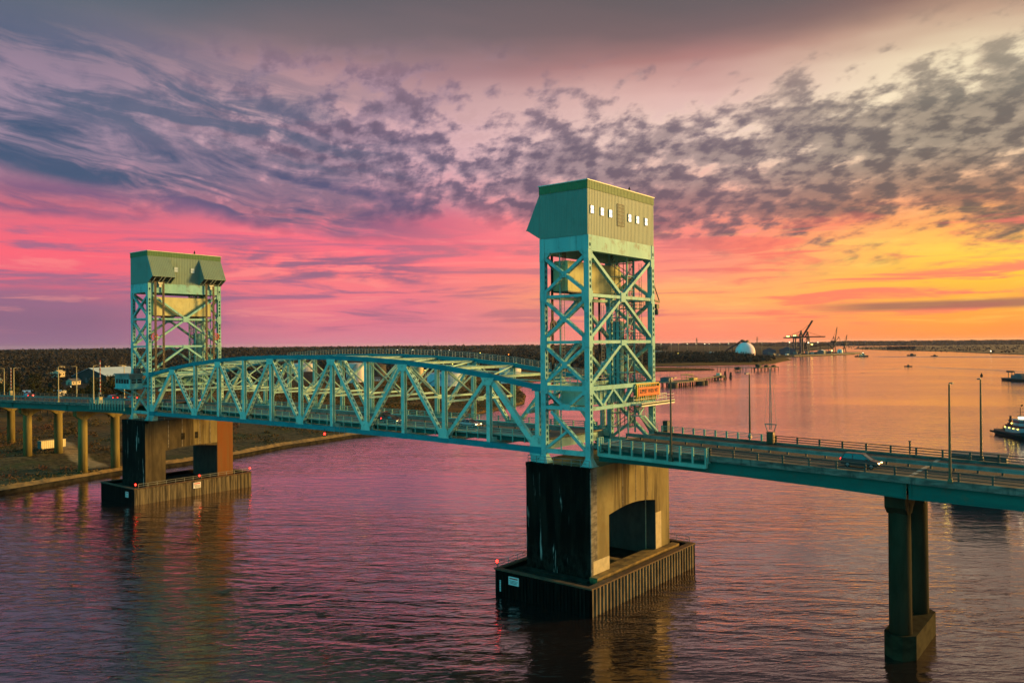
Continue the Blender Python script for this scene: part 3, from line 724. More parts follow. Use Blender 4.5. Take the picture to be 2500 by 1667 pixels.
    for ya, yb in ((y0, 5.5), (13.7, y1)):
        mb = MB(); P = [(x0-s*0.02, 63.0), (X(-3.05), 57.6), (x0-s*0.02, ZH1+0.05)]
        n = 13
        # ribbed slope
        for i in range(n*2):
            q0, q1 = ya+(yb-ya)*i/(n*2), ya+(yb-ya)*(i+1)/(n*2); o = 0.05 if i % 2 else 0.0
            mb.add([(P[0][0]-s*o, q0, P[0][1]), (P[0][0]-s*o, q1, P[0][1]), (P[1][0]-s*o, q1, P[1][1]), (P[1][0]-s*o, q0, P[1][1])], [(0, 1, 2, 3)])
            if o: mb.add([(P[0][0], q0, P[0][1]), (P[0][0]-s*o, q0, P[0][1]), (P[1][0]-s*o, q0, P[1][1]), (P[1][0], q0, P[1][1])], [(0, 1, 2, 3)])
        for q in (ya, yb):
            mb.prism(P, 'y', q-0.03 if q == ya else q-0.0, q+0.0 if q == ya else q+0.03)
        mb.beam((P[1][0], ya, P[1][1]), (P[1][0], yb, P[1][1]), 0.16, 0.16)
        hd = part(mb, 'sheave_hood', 'siding', house)
        mb = MB(); mb.add([(P[1][0]+s*0.35, ya+.05, P[1][1]+0.5), (P[2][0], ya+.05, P[2][1]+0.5), (P[2][0], yb-.05, P[2][1]+0.5), (P[1][0]+s*0.35, yb-.05, P[1][1]+0.5)], [(0, 1, 2, 3)])
        part(mb, 'soffit', 'dark', hd)  # dark sheet stands in for the shaded open underside of the hood
        mb = MB()
        for q in (ya+1.0, (ya+yb)/2-0.45, (ya+yb)/2+0.45, yb-1.0): mb.beam((P[1][0]+s*0.1, q, P[1][1]-0.02), (P[2][0], q, P[2][1]), 0.14, 0.18)
        part(mb, 'soffit_rib', 'cream', hd)
        mb = MB(); q = (ya+yb)/2; mb.box((X(-0.75), q, 56.0), (0.7, 1.2, 0.35)); mb.box((X(-0.75), q, 55.4), (0.4, 0.6, 0.9)); part(mb, 'rope_guide', 'cream', t)
    # windows
    def window(xc, yc, zc, w, h, o, pm='e_win'):
        mb = MB()
        for dz in (-h/2, 0, h/2): mb.box((xc+o*0.10, yc, zc+dz), (0.12, w+0.1, 0.08))
        for dy in (-w/2, w/2): mb.box((xc+o*0.10, yc+dy, zc), (0.12, 0.08, h))
        fr = part(mb, 'window', 'siding', house)
        mb = MB(); mb.box((xc+o*0.06, yc, zc), (0.05, w-0.06, h-0.06)); part(mb, 'pane', pm, fr)
        return fr
    if near:
        for yy in (0.55, 3.45, 5.95, 11.95, 14.55, 17.4): window(x1, yy, 59.85, 1.0, 1.25, s)
        mb = MB(); mb.box((x1+s*0.07, 9.0, 59.95), (0.06, 2.1, 3.5)); d = part(mb, 'door', 'siding', house)
        mb = MB()
        for k in range(6): mb.box((x1+s*0.12, 9.0-1.0+2.0*k/5, 59.95), (0.06, 0.06, 3.5))
        for k in range(7): mb.box((x1+s*0.125, 9.0, 58.2+3.5*k/6), (0.06, 2.1, 0.07))
        part(mb, 'louver', 'dark', d)
    else:
        for yy in (7.1, 11.75): window(x0, yy, 59.85, 1.15, 1.3, -s, 'e_windim')
    # suspension ropes from the hoods to the span
    for yy in (1.15, 3.3, 15.5, 17.6):
        mb = MB()
        for k in range(4): mb.tube((X(-0.85), yy-0.24+0.16*k, 32.6), (X(-0.85), yy-0.24+0.16*k, 57.2), 0.075, 5)
        part(mb, 'suspension_rope', 'rope', t)
    # counterweight ropes inside
    for yy in (2.4, 16.9):
        mb = MB()
        for k in range(5): mb.tube((X(2.2), yy-0.5+0.25*k, 52.2), (X(2.2), yy-0.5+0.25*k, 56.1), 0.05, 4)
        part(mb, 'counterweight_rope', 'rope', t)
    # guide rails
    for yy in (0.9, WT-0.9):
        mb = MB(); mb.tube((X(2.4), yy, 22.5), (X(2.4), yy, 53.6), 0.12, 6); part(mb, 'guide_rail', 'tower', t)
    # lift shaft of light framing with a caged ladder
    mb = MB(); sx0, sx1, sy0, sy1 = X(3.2), X(6.6), 14.6, 16.9
    for xx in (sx0, sx1):
        for yy in (sy0, sy1): mb.box((xx, yy, 39.3), (0.22, 0.22, 30.5))
    k = 0
    z = 25.0
    while z < 53:
        for yy in (sy0, sy1): mb.beam((sx0, yy, z), (sx1, yy, z), 0.14, 0.14)
        for xx in (sx0, sx1): mb.beam((xx, sy0, z), (xx, sy1, z), 0.14, 0.14); mb.beam((xx, sy0, z), (xx, sy1, z+2.3), 0.10, 0.10)
        for yy in (sy0, sy1): mb.beam((sx0, yy, z+2.3 if k % 2 else z), (sx1, yy, z if k % 2 else z+2.3), 0.10, 0.10)
        z += 2.33; k += 1
    sh = part(mb, 'lift_shaft', 'tower', t)
    mb = MB(); 
    for q in range(5): mb.tube((sx0+(sx1-sx0)*q/4, sy0+0.3, 25), (sx0+(sx1-sx0)*q/4, sy0+0.3, 53.3), 0.07, 5)
    for q in range(4): mb.tube((sx1, sy0+0.4+0.5*q, 25), (sx1, sy0+0.4+0.5*q, 53.3), 0.06, 5)
    part(mb, 'cable_tray', 'dark', sh)
    mb = MB(); mb.mm((sx0+s*0.3, sy0+0.4, 29.6), (sx0+s*1.6, sy1-0.4, 43.0)); part(mb, 'lift_enclosure', 'tower', sh)
    def ladder(x, y, z0, z1, axis, w=0.5, cage=False, par=t):
        mb = MB(); d = Vector((1, 0, 0)) if axis == 'x' else Vector((0, 1, 0)); c0 = Vector((x, y, 0))
        for q in (-1, 1): mb.tube(c0+d*(q*w/2)+Vector((0, 0, z0)), c0+d*(q*w/2)+Vector((0, 0, z1)), 0.045, 5)
        n = int((z1-z0)/0.55)
        for i in range(n): 
            zz = z0+(i+0.5)*0.55; mb.beam(c0-d*(w/2)+Vector((0, 0, zz)), c0+d*(w/2)+Vector((0, 0, zz)), 0.04, 0.04)
        part(mb, 'ladder', 'rail', par)
    ladder(X(6.9), 18.6, 33, 53, 'y', 0.8); ladder(X(2.9), 1.0, 33, 52.8, 'y', 0.8); ladder(X(6.2), 17.4, 39.5, 46.5, 'x', 0.7); ladder(X(0.9), 15.9, 24.2, 46, 'y', 0.8)
    for z in (45.2, 39.9, 33.0):
        mb = MB(); mb.box((X(5.6), 17.9, z), (3.4, 2.6, 0.12))
        for zz in (0.55, 1.1):
            mb.tube((X(3.9), 16.7, z+zz), (X(3.9), 19.1, z+zz), 0.05, 5); mb.tube((X(7.3), 16.7, z+zz), (X(7.3), 19.1, z+zz), 0.05, 5); mb.tube((X(3.9), 16.7, z+zz), (X(7.3), 16.7, z+zz), 0.05, 5)
        for xx in (3.9, 5.0, 6.2, 7.3): mb.tube((X(xx), 16.7, z), (X(xx), 16.7, z+1.1), 0.05, 5)
        for yy in (17.8, 19.1): mb.tube((X(7.3), yy, z), (X(7.3), yy, z+1.1), 0.05, 5)
        part(mb, 'landing', 'railgreen', t)
    # hoist davit at the outer far leg
    mb = MB(); mb.beam((X(TD+0.4), YF+0.3, 46.6), (X(TD+0.4), YF+2.3, 46.4), 0.25, 0.3); mb.tube((X(TD+0.4), YF+0.4, 49.2), (X(TD+0.4), YF+2.2, 46.6), 0.09); mb.box((X(TD+0.4), YF+1.3, 45.6), (0.5, 0.9, 0.8)); mb.lathe((X(TD+0.4), YF+1.2, 44.1), [(0.28, 0), (0.36, 0.4), (0.3, 0.9), (0.1, 1.1)], 8)
    part(mb, 'hoist_davit', 'dark', t)
    # operating rope sheaves on brackets
    for yy in (0.9, 18.4):
        mb = MB(); c0 = (X(-0.75) if not near else X(1.1), yy, 42.1); n = 20
        for i in range(n):
            a0, a1 = 2*math.pi*i/n, 2*math.pi*(i+1)/n
            mb.beam((c0[0], c0[1]+0.82*math.cos(a0), c0[2]+0.82*math.sin(a0)), (c0[0], c0[1]+0.82*math.cos(a1), c0[2]+0.82*math.sin(a1)), 0.22, 0.16, (1, 0, 0))
        for i in range(6):
            a0 = math.pi*i/3; mb.beam((c0[0], c0[1], c0[2]), (c0[0], c0[1]+0.8*math.cos(a0), c0[2]+0.8*math.sin(a0)), 0.12, 0.12, (1, 0, 0))
        mb.box(c0, (0.4, 0.3, 0.3))
        part(mb, 'rope_sheave', 'wheel' if not near else 'dark', t)
        mb = MB(); mb.beam((c0[0], yy, 42.1), (c0[0], yy+(1.6 if yy < 9 else -1.2), 41.8), 0.2, 0.3); part(mb, 'sheave_bracket', 'tower', t)
    # equipment room over the portal
    mb = MB(); mb.mm((X(1.6), 2.2, 29.5), (X(6.2), 13.2, 32.1))
    for q in range(9): mb.mm((X(1.45), 2.4+1.25*q, 29.5), (X(1.62), 2.6+1.25*q, 32.1))
    for q in range(9): mb.mm((X(6.18), 2.4+1.25*q, 29.5), (X(6.35), 2.6+1.25*q, 32.1))
    er = part(mb, 'equipment_room', 'tower', t)
    mb = MB(); mb.mm((X(-0.2), 1.5, 29.5), (X(1.4), 18.0, 29.62)); part(mb, 'gallery_floor', 'railgreen', t)
    mb = MB()
    for zz in (32.65, 33.2, 33.75):
        mb.tube((X(0.3), 0.5, zz), (X(0.3), 19, zz), 0.05, 5); mb.tube((X(0.4), -0.3, zz), (X(8.0), -0.3, zz), 0.05, 5); mb.tube((X(0.4), 19.4, zz), (X(8.0), 19.4, zz), 0.05, 5)
    for q in range(10): mb.tube((X(0.3), 0.5+18.5*q/9, 32.6), (X(0.3), 0.5+18.5*q/9, 33.75), 0.05, 5)
    for q in range(6): mb.tube((X(0.4+7.6*q/5), -0.3, 32.6), (X(0.4+7.6*q/5), -0.3, 33.75), 0.05, 5)
    part(mb, 'gallery_rail', 'railgreen', t)
    # rail round the pier top
    mb = MB()
    for zz in (0.55, 1.1):
        mb.tube((X(-2.4), -1.55, 20.4+zz), (X(TD+0.9), -1.55, 20.4+zz), 0.045, 5); mb.tube((X(-2.4), -1.55, 20.4+zz), (X(-2.4), 2.5, 20.4+zz), 0.045, 5)
    for q in range(8): mb.tube((X(-2.4+(TD+3.3)*q/7), -1.55, 20.4), (X(-2.4+(TD+3.3)*q/7), -1.55, 21.5), 0.05, 5)
    mb.tube((X(-2.4), 2.5, 20.4), (X(-2.4), 2.5, 21.5), 0.05, 5)
    part(mb, 'pier_rail', 'rail', t)
    return t, X
t_near, XN = build_tower(L+1.43, 1, 'nearer tall green steel lift tower with six white windows on its machinery house', True)
t_far, XF = build_tower(-1.43, -1, 'smaller distant green lift tower with two sheave hoods and operator cabin at its side', False)

# stair, sign platform of the near tower
mb = MB()
mb.mm((XN(TD+0.4), 12.2, 29.05), (XN(TD+2.2), 23.9, 29.25)); mb.mm((XN(TD+2.0), 12.2, 28.8), (XN(TD+2.2), 23.9, 29.4))
pl = part(mb, 'sign_platform', 'cream', t_near)
mb = MB()
for q in range(8):
    yy = 12.4+11.4*q/7; mb.tube((XN(TD+0.6), yy, 29.2), (XN(TD+0.6), yy, 30.5), 0.05, 5)
for zz in (29.85, 30.45): mb.tube((XN(TD+0.6), 12.4, zz), (XN(TD+0.6), 23.8, zz), 0.05, 5)
for zz in (29.85, 30.4): mb.tube((XN(TD+2.1), 17.5, zz), (XN(TD+2.1), 23.8, zz), 0.03, 5)
part(mb, 'platform_rail', 'cream', pl)
def stair(p, q, w, axis_n):
    mb = MB(); p, q = Vector(p), Vector(q); n = Vector(axis_n)
    for k in (-1, 1):
        o = n*(k*w/2); mb.beam(p+o, q+o, 0.10, 0.34)
        for zz in (0.6, 1.1): mb.tube(p+o+Vector((0, 0, zz)), q+o+Vector((0, 0, zz)), 0.04, 5)
        for i in range(5): 
            c0 = p+(q-p)*(i/4)+o; mb.tube(c0, c0+Vector((0, 0, 1.1)), 0.04, 5)
    nn = int(abs(q.z-p.z)/0.24)
    for i in range(nn):
        c0 = p+(q-p)*((i+0.5)/nn); mb.box(c0, (0.9 if axis_n[0] else 0.28, 0.28 if axis_n[0] else 0.9, 0.05))
    return mb
part(stair((XN(TD+1.0), 18.9, 24.2), (XN(TD+1.0), 14.3, 27.2), 0.95, (1, 0, 0)), 'stair', 'tower', t_near)
part(stair((XN(TD+0.1), 14.2, 27.2), (XN(TD+0.1), 16.6, 29.1), 0.95, (1, 0, 0)), 'stair', 'tower', t_near)
mb = MB(); mb.box((XN(TD+0.5), 13.9, 27.15), (2.0, 1.3, 0.1)); part(mb, 'stair_landing', 'tower', t_near)
mb = MB(); mb.box((XN(TD+2.0), 21.0, 24.9), (0.9, 0.9, 1.9)); part(mb, 'control_cabinet', 'dark', t_near)
mb = MB()
for y, z in ((9.5, 24.0),):
    mb.beam((XN(TD), 19.3, 23.9), (XN(TD), 13.5, 29.0), 0.35, 0.35, (1, 0, 0))
part(mb, 'knee_brace', 'tower', t_near)

# operator cabin of the far tower
mb = MB(); mb.mm((-12.2, -3.9, 28.75), (-4.2, -0.55, 32.1)); cab = part(mb, 'operator_cabin', 'tower', t_far)
mb = MB(); mb.mm((-12.5, -4.2, 32.1), (-3.9, -0.5, 32.45)); mb.mm((-12.25, -3.95, 31.1), (-4.15, -0.6, 32.1)); part(mb, 'roof', 'rail', cab)
mb = MB(); mb.mm((-12.4, -4.1, 28.5), (-4.0, -0.5, 28.75)); mb.beam((-9, -0.6, 26.6), (-11.5, -3.6, 28.5), 0.2, 0.25); mb.beam((-4.8, -0.6, 26.6), (-4.8, -3.6, 28.5), 0.2, 0.25); part(mb, 'cabin_floor', 'tower', cab)
for q in range(5):
    mb = MB(); mb.mm((-11.7+1.45*q, -3.97, 29.95), (-10.6+1.45*q, -3.88, 31.05)); part(mb, 'window', 'glassdark', cab)
for q in range(2):
    mb = MB(); mb.mm((-4.22, -3.5+1.5*q, 30.0), (-4.12, -2.3+1.5*q, 31.05)); w_ = part(mb, 'window', 'glassdark', cab)
    mb = MB(); mb.mm((-4.12, -3.5+1.5*q, 30.48), (-4.08, -2.3+1.5*q, 30.56)); part(mb, 'sash', 'cream', w_)
# dark equipment boxes on the cabin roof
mb = MB()
for q in range(4): mb.lathe((-7.6+1.0*q, -1.0, 32.45), [(0.28, 0), (0.28, 1.3), (0.12, 1.5), (0.12, 1.9)], 8)
part(mb, 'transformer', 'dark', cab)

# counterweights hang inside the towers
def counterweight(Xf, label):
    t = thing('counterweight', label, 'counterweight', (Xf(2.2), WT/2, 47.6))
    a, b = sorted((Xf(0.75), Xf(3.6)))
    mb = MB(); mb.mm((a, 1.4, 47.6), (b, 17.7, 51.7)); part(mb, 'block', 'cwt', t)
    mb = MB(); mb.mm((a+0.1, 1.5, 51.75), (b-0.1, 17.6, 52.5)); mb.mm((a-0.06, 1.34, 51.55), (b+0.06, 17.76, 51.75)); part(mb, 'lifting_girder', 'cwt', t)
    mb = MB(); mb.mm((a-0.05, 1.35, 47.45), (b+0.05, 17.75, 47.65)); mb.box(((a+b)/2, 5.5, 47.2), (0.5, 1.8, 0.5), taper=(1, 1.6)); mb.box(((a+b)/2, 13.8, 47.2), (0.5, 1.8, 0.5), taper=(1, 1.6)); part(mb, 'base_frame', 'dark', t)
counterweight(XN, 'yellowed concrete counterweight hanging inside the nearer lift tower')
counterweight(XF, 'yellowed concrete counterweight hanging inside the far lift tower')

# SLIPPERY WHEN WET sign
def text_mesh(txt, size, mat, extrude=0.01, spacing=1.0, bold=0.0):
    cu = bpy.data.curves.new('lettering', 'FONT'); cu.body = txt; cu.size = size; cu.extrude = extrude; cu.align_x = 'CENTER'; cu.align_y = 'CENTER'; cu.space_character = spacing; cu.offset = bold
    ob = bpy.data.objects.new('lettering_source', cu); COL.objects.link(ob)
    dg = bpy.context.evaluated_depsgraph_get(); me = bpy.data.meshes.new_from_object(ob.evaluated_get(dg))
    bpy.data.objects.remove(ob); bpy.data.curves.remove(cu)
    me.materials.clear(); me.materials.append(M[mat]); return me
sx = XN(TD+0.75)
sg = thing('road_sign', 'orange SLIPPERY WHEN WET board in a yellow frame on the nearer tower portal', 'sign', (sx, 17.1, 30.5))
mb = MB(); mb.mm((sx, 13.5, 30.45), (sx+0.15, 20.7, 31.85)); part(mb, 'panel', 'orange', sg)
mb = MB()
for q in range(11): mb.mm((sx-0.25, 13.3+0.73*q, 29.6), (sx-0.08, 13.45+0.73*q, 32.4))
mb.mm((sx-0.35, 13.1, 32.3), (sx-0.05, 21.0, 32.5)); mb.mm((sx-0.2, 13.15, 30.3), (sx+0.1, 13.4, 32.3)); mb.mm((sx-0.2, 20.75, 30.3), (sx+0.1, 21.0, 32.3))
part(mb, 'frame', 'yellow', sg)
me = text_mesh('SLIPPERY WHEN WET', 1.0, 'black', 0.01, 1.05, 0.02)
o = bpy.data.objects.new('lettering', me); COL.objects.link(o); o.parent = sg
o.rotation_euler = (R(90), 0, R(90)); o.location = (0.165, 0, 0.65)
wd = max(v.co.x for v in me.vertices)-min(v.co.x for v in me.vertices); o.scale = (6.5/wd, 1, 1)

# ================================================================== approach spans
slopeR = lambda x: ZD-0.2-0.020*(x-136)
slopeL = lambda x: ZD-0.2+0.0225*(x+13)
def approach(label, x0, x1, zf, joints):
    t = thing('approach_span', label, 'bridge span', ((x0+x1)/2, WT/2, 20))
    def seg(y0, y1, za, zb, name, mat, n=8):
        mb = MB(); xs = [x0+(x1-x0)*i/n for i in range(n+1)]; vs = []; fs = []
        for x in xs: vs += [(x, y0, zf(x)+za), (x, y1, zf(x)+za), (x, y1, zf(x)+zb), (x, y0, zf(x)+zb)]
        for i in range(n):
            a = i*4
            for k in range(4): fs.append((a+k, a+(k+1) % 4, a+4+(k+1) % 4, a+4+k))
        fs += [(3, 2, 1, 0), (n*4, n*4+1, n*4+2, n*4+3)]
        mb.add(vs, fs); return part(mb, name, mat, t)
    seg(0.55, 18.95, -0.24, 0.0, 'roadway', 'asphalt')
    seg(-0.25, 0.55, -0.55, 0.28, 'kerb', 'kerb'); seg(18.95, 19.75, -0.55, 0.28, 'kerb', 'kerb')
    for y in (0.55, 6.6, 12.9, 18.95):
        mb = MB(); n = len(joints)-1
        for i in range(n):
            a, b = joints[i]+0.12, joints[i+1]-0.12; k = 10; vs = []; fs = []
            for q in range(k+1):
                x = a+(b-a)*q/k; dip = 0.28*(2*q/k-1)**2
                vs += [(x, y-0.06, zf(x)-0.56), (x, y+0.06, zf(x)-0.56), (x, y+0.06, zf(x)-2.2-dip), (x, y-0.06, zf(x)-2.2-dip)]
            for q in range(k):
                for r in range(4): fs.append((q*4+r, q*4+(r+1) % 4, q*4+4+(r+1) % 4, q*4+4+r))
            fs += [(3, 2, 1, 0), (k*4, k*4+1, k*4+2, k*4+3)]
            mb.add(vs, fs)
            for q in range(k):
                xa, xb = a+(b-a)*q/k, a+(b-a)*(q+1)/k; da, db = 0.28*(2*q/k-1)**2, 0.28*(2*(q+1)/k-1)**2
                mb.beam((xa, y, zf(xa)-2.2-da), (xb, y, zf(xb)-2.2-db), 0.5, 0.06)
            if y < 1 or y > 18:
                for xx in (a+0.3, b-0.3): mb.mm((xx-0.05, y-0.2, zf(xx)-2.2), (xx+0.05, y+0.2, zf(xx)-0.6))
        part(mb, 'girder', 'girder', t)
    for j in joints:
        mb = MB(); mb.box((j, WT/2, zf(j)+0.006), (0.5, 18.3, 0.012)); part(mb, 'expansion_joint', 'paint' if x0 > 0 else 'dark', t)
    w_beam(x0, x1, WT/2, zf, t, 2.6)
    # lane lines
    mb = MB(); x = x0+2
    while x < x1-4:
        for y in (5.2, 14.3): 
            mb.add([(x, y-0.06, zf(x)+0.006), (x+3, y-0.06, zf(x+3)+0.006), (x+3, y+0.06, zf(x+3)+0.006), (x, y+0.06, zf(x)+0.006)], [(0, 1, 2, 3)])
        x += 9
    for y in (1.0, 9.2, 10.3, 18.5):
        n = 8
        for i in range(n):
            a, b = x0+(x1-x0)*i/n, x0+(x1-x0)*(i+1)/n
            mb.add([(a, y-0.05, zf(a)+0.006), (b, y-0.05, zf(b)+0.006), (b, y+0.05, zf(b)+0.006), (a, y+0.05, zf(a)+0.006)], [(0, 1, 2, 3)])
    part(mb, 'lane_marking', 'paint', t)
    return t
aR = approach('dark green girder approach span running off to the right from the nearer tower', 134.6, 268, slopeR, [135, 178.3, 224, 268])
railing(153.5, 268, -0.02, lambda x: slopeR(x)+0.28, aR, 'raildark', 34, (0.98, 0.62, 0.26), (0.22, 0.18, 0.0, 1.05), (0.13, 0.10))
railing(155.5, 268, 19.5, lambda x: slopeR(x)+0.28, aR, 'raildark', 34, (0.98, 0.62, 0.26), (0.26, 0.2, 0.0, 1.05), (0.13, 0.12))
railing(135.6, 155, 19.9, lambda x: slopeR(x)+0.1, aR, 'railgreen', 10, (1.15, 0.92, 0.68, 0.44), (0.28, 0.22, -0.3, 1.2), (0.07, 0.08))
railing(136.0, 153.3, -1.0, lambda x: slopeR(x)+0.1, aR, 'railgreen', 9, (1.15, 0.93, 0.71, 0.49, 0.27), (0.26, 0.26, -1.55, 1.2), (0.06, 0.07))
mb = MB()
for xx in (136.0, 153.3):
    for z in (1.15, 0.93, 0.71, 0.49): mb.beam((xx, -1.0, slopeR(xx)+0.1+z), (xx, 0.3, slopeR(xx)+0.1+z), 0.07, 0.12)
    for yy in (-0.35, 0.2): mb.box((xx, yy, slopeR(xx)+0.2), (0.2, 0.2, 2.2))
mb.prism([(136, slopeR(136)-1.0), (153.3, slopeR(153.3)-1.0), (153.3, slopeR(153.3)-1.5), (136, slopeR(136)-1.5)], 'y', -1.15, -0.3)
part(mb, 'walkway', 'railgreen', aR)
aL = approach('green girder approach span crossing the riverbank to the left of the far tower', -330, -12.4, slopeL, [-330, -290, -250, -220, -178, -136, -94, -52.3, -12.8])
railing(-330, -34, -0.02, lambda x: slopeL(x)+0.28, aL, 'raildark', 80, (0.98, 0.62, 0.26), (0.22, 0.18, 0.0, 1.05), (0.13, 0.10))
railing(-330, -16, 19.5, lambda x: slopeL(x)+0.28, aL, 'raildark', 80, (0.98, 0.62, 0.26), (0.22, 0.18, 0.0, 1.05), (0.13, 0.10))
railing(-33.5, -13.5, -1.0, lambda x: slopeL(x)+0.1, aL, 'railgreen', 12, (1.15, 0.93, 0.71, 0.49, 0.27), (0.26, 0.26, -1.55, 1.2), (0.06, 0.07))

# ================================================================== piers and fenders
def pier(label, x0, x1, y0, y1, ya, yb, zs, rise, front_mats, s):
    """s = which way the face seen from the river bend looks: always +x here"""
    t = thing('bridge_pier', label, 'bridge pier', ((x0+x1)/2, (y0+y1)/2, 3.3))
    zt = 20.38; mb = MB(); arch = []
    n = 14
    for i in range(n+1):
        q = i/n; arch.append((yb+(ya-yb)*q, zs+rise*math.sin(math.pi*q)))
    # shaft: outer walls, then arch soffit
    front = [(y0, 3.3), (y0, zt), (y1, zt), (y1, 3.3), (yb, 3.3)]+arch+[(ya, 3.3)]
    N_ = len(front)
    vs = [(x1, a, b) for a, b in front]+[(x0, a, b) for a, b in front]
    mb.cur = 0; mb.add(vs, [tuple(range(N_)), tuple(range(2*N_-1, N_-1, -1))])
    mb.cur = 1; mb.add(vs, [(0, N_, N_+1, 1)])
    mb.cur = 0; mb.add(vs, [(1, N_+1, N_+2, 2), (2, N_+2, N_+3, 3)])
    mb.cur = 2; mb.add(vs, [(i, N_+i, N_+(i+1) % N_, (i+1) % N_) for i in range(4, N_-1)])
    part(mb, 'shaft', front_mats, t)
    mb = MB(); mb.cur = 0; mb.mm((x0-0.05, y0-0.05, zt-0.6), (x1+0.0, y0+0.9, zt+0.03)); part(mb, 'bearing_cap', 'concblack', t)
    # shallow pilasters on the face
    return t, zt
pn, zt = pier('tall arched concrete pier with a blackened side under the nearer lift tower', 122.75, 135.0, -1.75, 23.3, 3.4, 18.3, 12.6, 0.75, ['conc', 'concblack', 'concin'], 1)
mb = MB(); mb.mm((134.9, -1.78, 3.4), (135.04, -0.05, 20.3)); part(mb, 'stained_corner', 'kerb', pn)
mb = MB(); mb.mm((134.9, -1.2, 3.35), (135.045, 3.38, 6.3)); part(mb, 'repair_patch', 'conclight', pn)
mb = MB(); mb.mm((134.9, 18.32, 3.35), (135.045, 20.3, 10.4)); part(mb, 'repair_patch', 'conclight', pn)
mb = MB(); mb.tube((133.2, 18.2, 3.6), (133.2, 18.2, 13.1), 0.09); mb.tube((133.2, 18.2, 3.65), (136.2, 18.4, 3.65), 0.09); part(mb, 'drain_pipe', 'conclight', pn)
for yy in (7.6, 11.8, 15.6):
    mb = MB(); mb.mm((134.9, yy-0.09, 13.55), (135.03, yy+0.09, 20.3)); part(mb, 'joint_strip', 'kerb', pn)
pf, _ = pier('arched concrete pier with an orange rust stained end under the far lift tower', -11.0, 1.3, -2.75, 22.0, 2.6, 17.2, 12.4, 0.6, ['concshade', 'concblack', 'concin'], 1)
mb = MB(); mb.mm((1.2, 17.3, 3.4), (1.36, 22.03, 20.3)); part(mb, 'rusty_end', 'concrust', pf)
for yy in (3.4, 7.2, 12.2, 15.2):
    mb = MB(); mb.mm((1.2, yy-0.12, 13.1), (1.342, yy+0.12, 20.3)); part(mb, 'joint_strip', 'kerb', pf)
mb = MB(); mb.mm((1.2, 9.4, 13.2), (1.335, 17.28, 20.3)); part(mb, 'sunlight_sheet', 'conc', pf)  # sunlit middle of the face, painted as a lighter golden sheet
for yy in (7.4, 11.2):
    mb = MB(); mb.mm((1.2, yy-0.5, 14.9), (1.345, yy+0.5, 16.6)); part(mb, 'vent_opening', 'slab', pf)

def fender(label, x0, x1, y0, y1, sheet_px):
    t = thing('pier_fender', label, 'pier fender', ((x0+x1)/2, (y0+y1)/2, 0))
    zt = 3.95
    mb = MB(); mb.mm((x0, y0, -3), (x1, y0+0.5, zt)); mb.mm((x0, y1-0.5, -3), (x1, y1, zt)); mb.mm((x0, y0+0.5, -3), (x0+0.5, y1-0.5, zt)); mb.mm((x1-0.5, y0+0.5, -3), (x1, y1-0.5, zt))
    # plank battens on the upstream face
    k = int((x1-x0)/0.62)
    for i in range(k):
        xa = x0+(x1-x0)*(i+0.5)/k; mb.box((xa, y0-0.04, 0.4), (0.40, 0.10, 6.8))
    part(mb, 'wall', 'plankdark', t)
    xo = x1
    mb = MB()
    if sheet_px:
        n = 34; ys = y0; w = (y1-y0)/n
        prof = []
        for i in range(n):
            for q, d in ((0.0, 0.42), (0.34, 0.42), (0.5, 0.02), (0.84, 0.02)): prof.append((y0+w*(i+q), xo+d))
        prof.append((y1, xo+0.42))
        vs = []
        for y, x in prof: vs += [(x, y, -3), (x, y, zt)]
        mb.add(vs, [(2*i, 2*i+2, 2*i+3, 2*i+1) for i in range(len(prof)-1)])
        part(mb, 'sheet_piling', 'sheet', t); cx = xo+0.45
    else:
        n = 46; w = (y1-y0)/n
        for i in range(n): mb.mm((xo, y0+w*i+0.02, -3), (xo+0.12+0.05*((i*7) % 3), y0+w*(i+1)-0.02, zt-0.05-0.06*((i*5) % 2)))
        part(mb, 'planking', 'plank', t); cx = xo+0.25
    mb = MB(); z1 = zt+0.22
    mb.mm((x0-0.15, y0-0.2, zt), (cx, y0+0.65, z1)); mb.mm((x0-0.15, y1-0.65, zt), (cx, y1+0.2, z1)); mb.mm((x0-0.15, y0+0.65, zt), (x0+0.65, y1-0.65, z1)); mb.mm((x1-0.65, y0+0.65, zt), (cx, y1-0.65, z1))
    part(mb, 'cap_beam', 'cap', t)
    mb = MB(); mb.mm((x0+0.5, y0+0.5, 2.6), (x1-0.5, y1-0.5, 3.3)); part(mb, 'floor_slab', 'slab', t)
    return t, z1
fn, z1 = fender('rusty sheet pile fender around the foot of the nearer pier', 120.3, 137.95, -6.7, 26.3, True)
mb = MB(); mb.mm((135.05, -2.3, 3.3), (136.4, 24.2, 4.25)); part(mb, 'ledge', 'ledge', fn)
mb = MB(); mb.mm((122.2, -3.0, 3.3), (135.0, -1.8, 3.7)); part(mb, 'pier_footing', 'slab', fn)
mb = MB(); mb.mm((124, 8.6, 3.3), (135.05, 10.0, 4.1)); mb.mm((133.4, 3.5, 3.3), (135.05, 18.2, 4.15)); mb.mm((124, 5.2, 3.3), (133.4, 5.8, 3.9)); part(mb, 'tie_beam', 'ledge', fn)
ff, _ = fender('long plank faced fender with three red lamps around the foot of the far pier', -14.4, 3.5, -6.7, 26.3, False)
mb = MB(); mb.mm((1.35, -2.9, 3.3), (2.3, 22.4, 3.7)); part(mb, 'ledge', 'slab', ff)
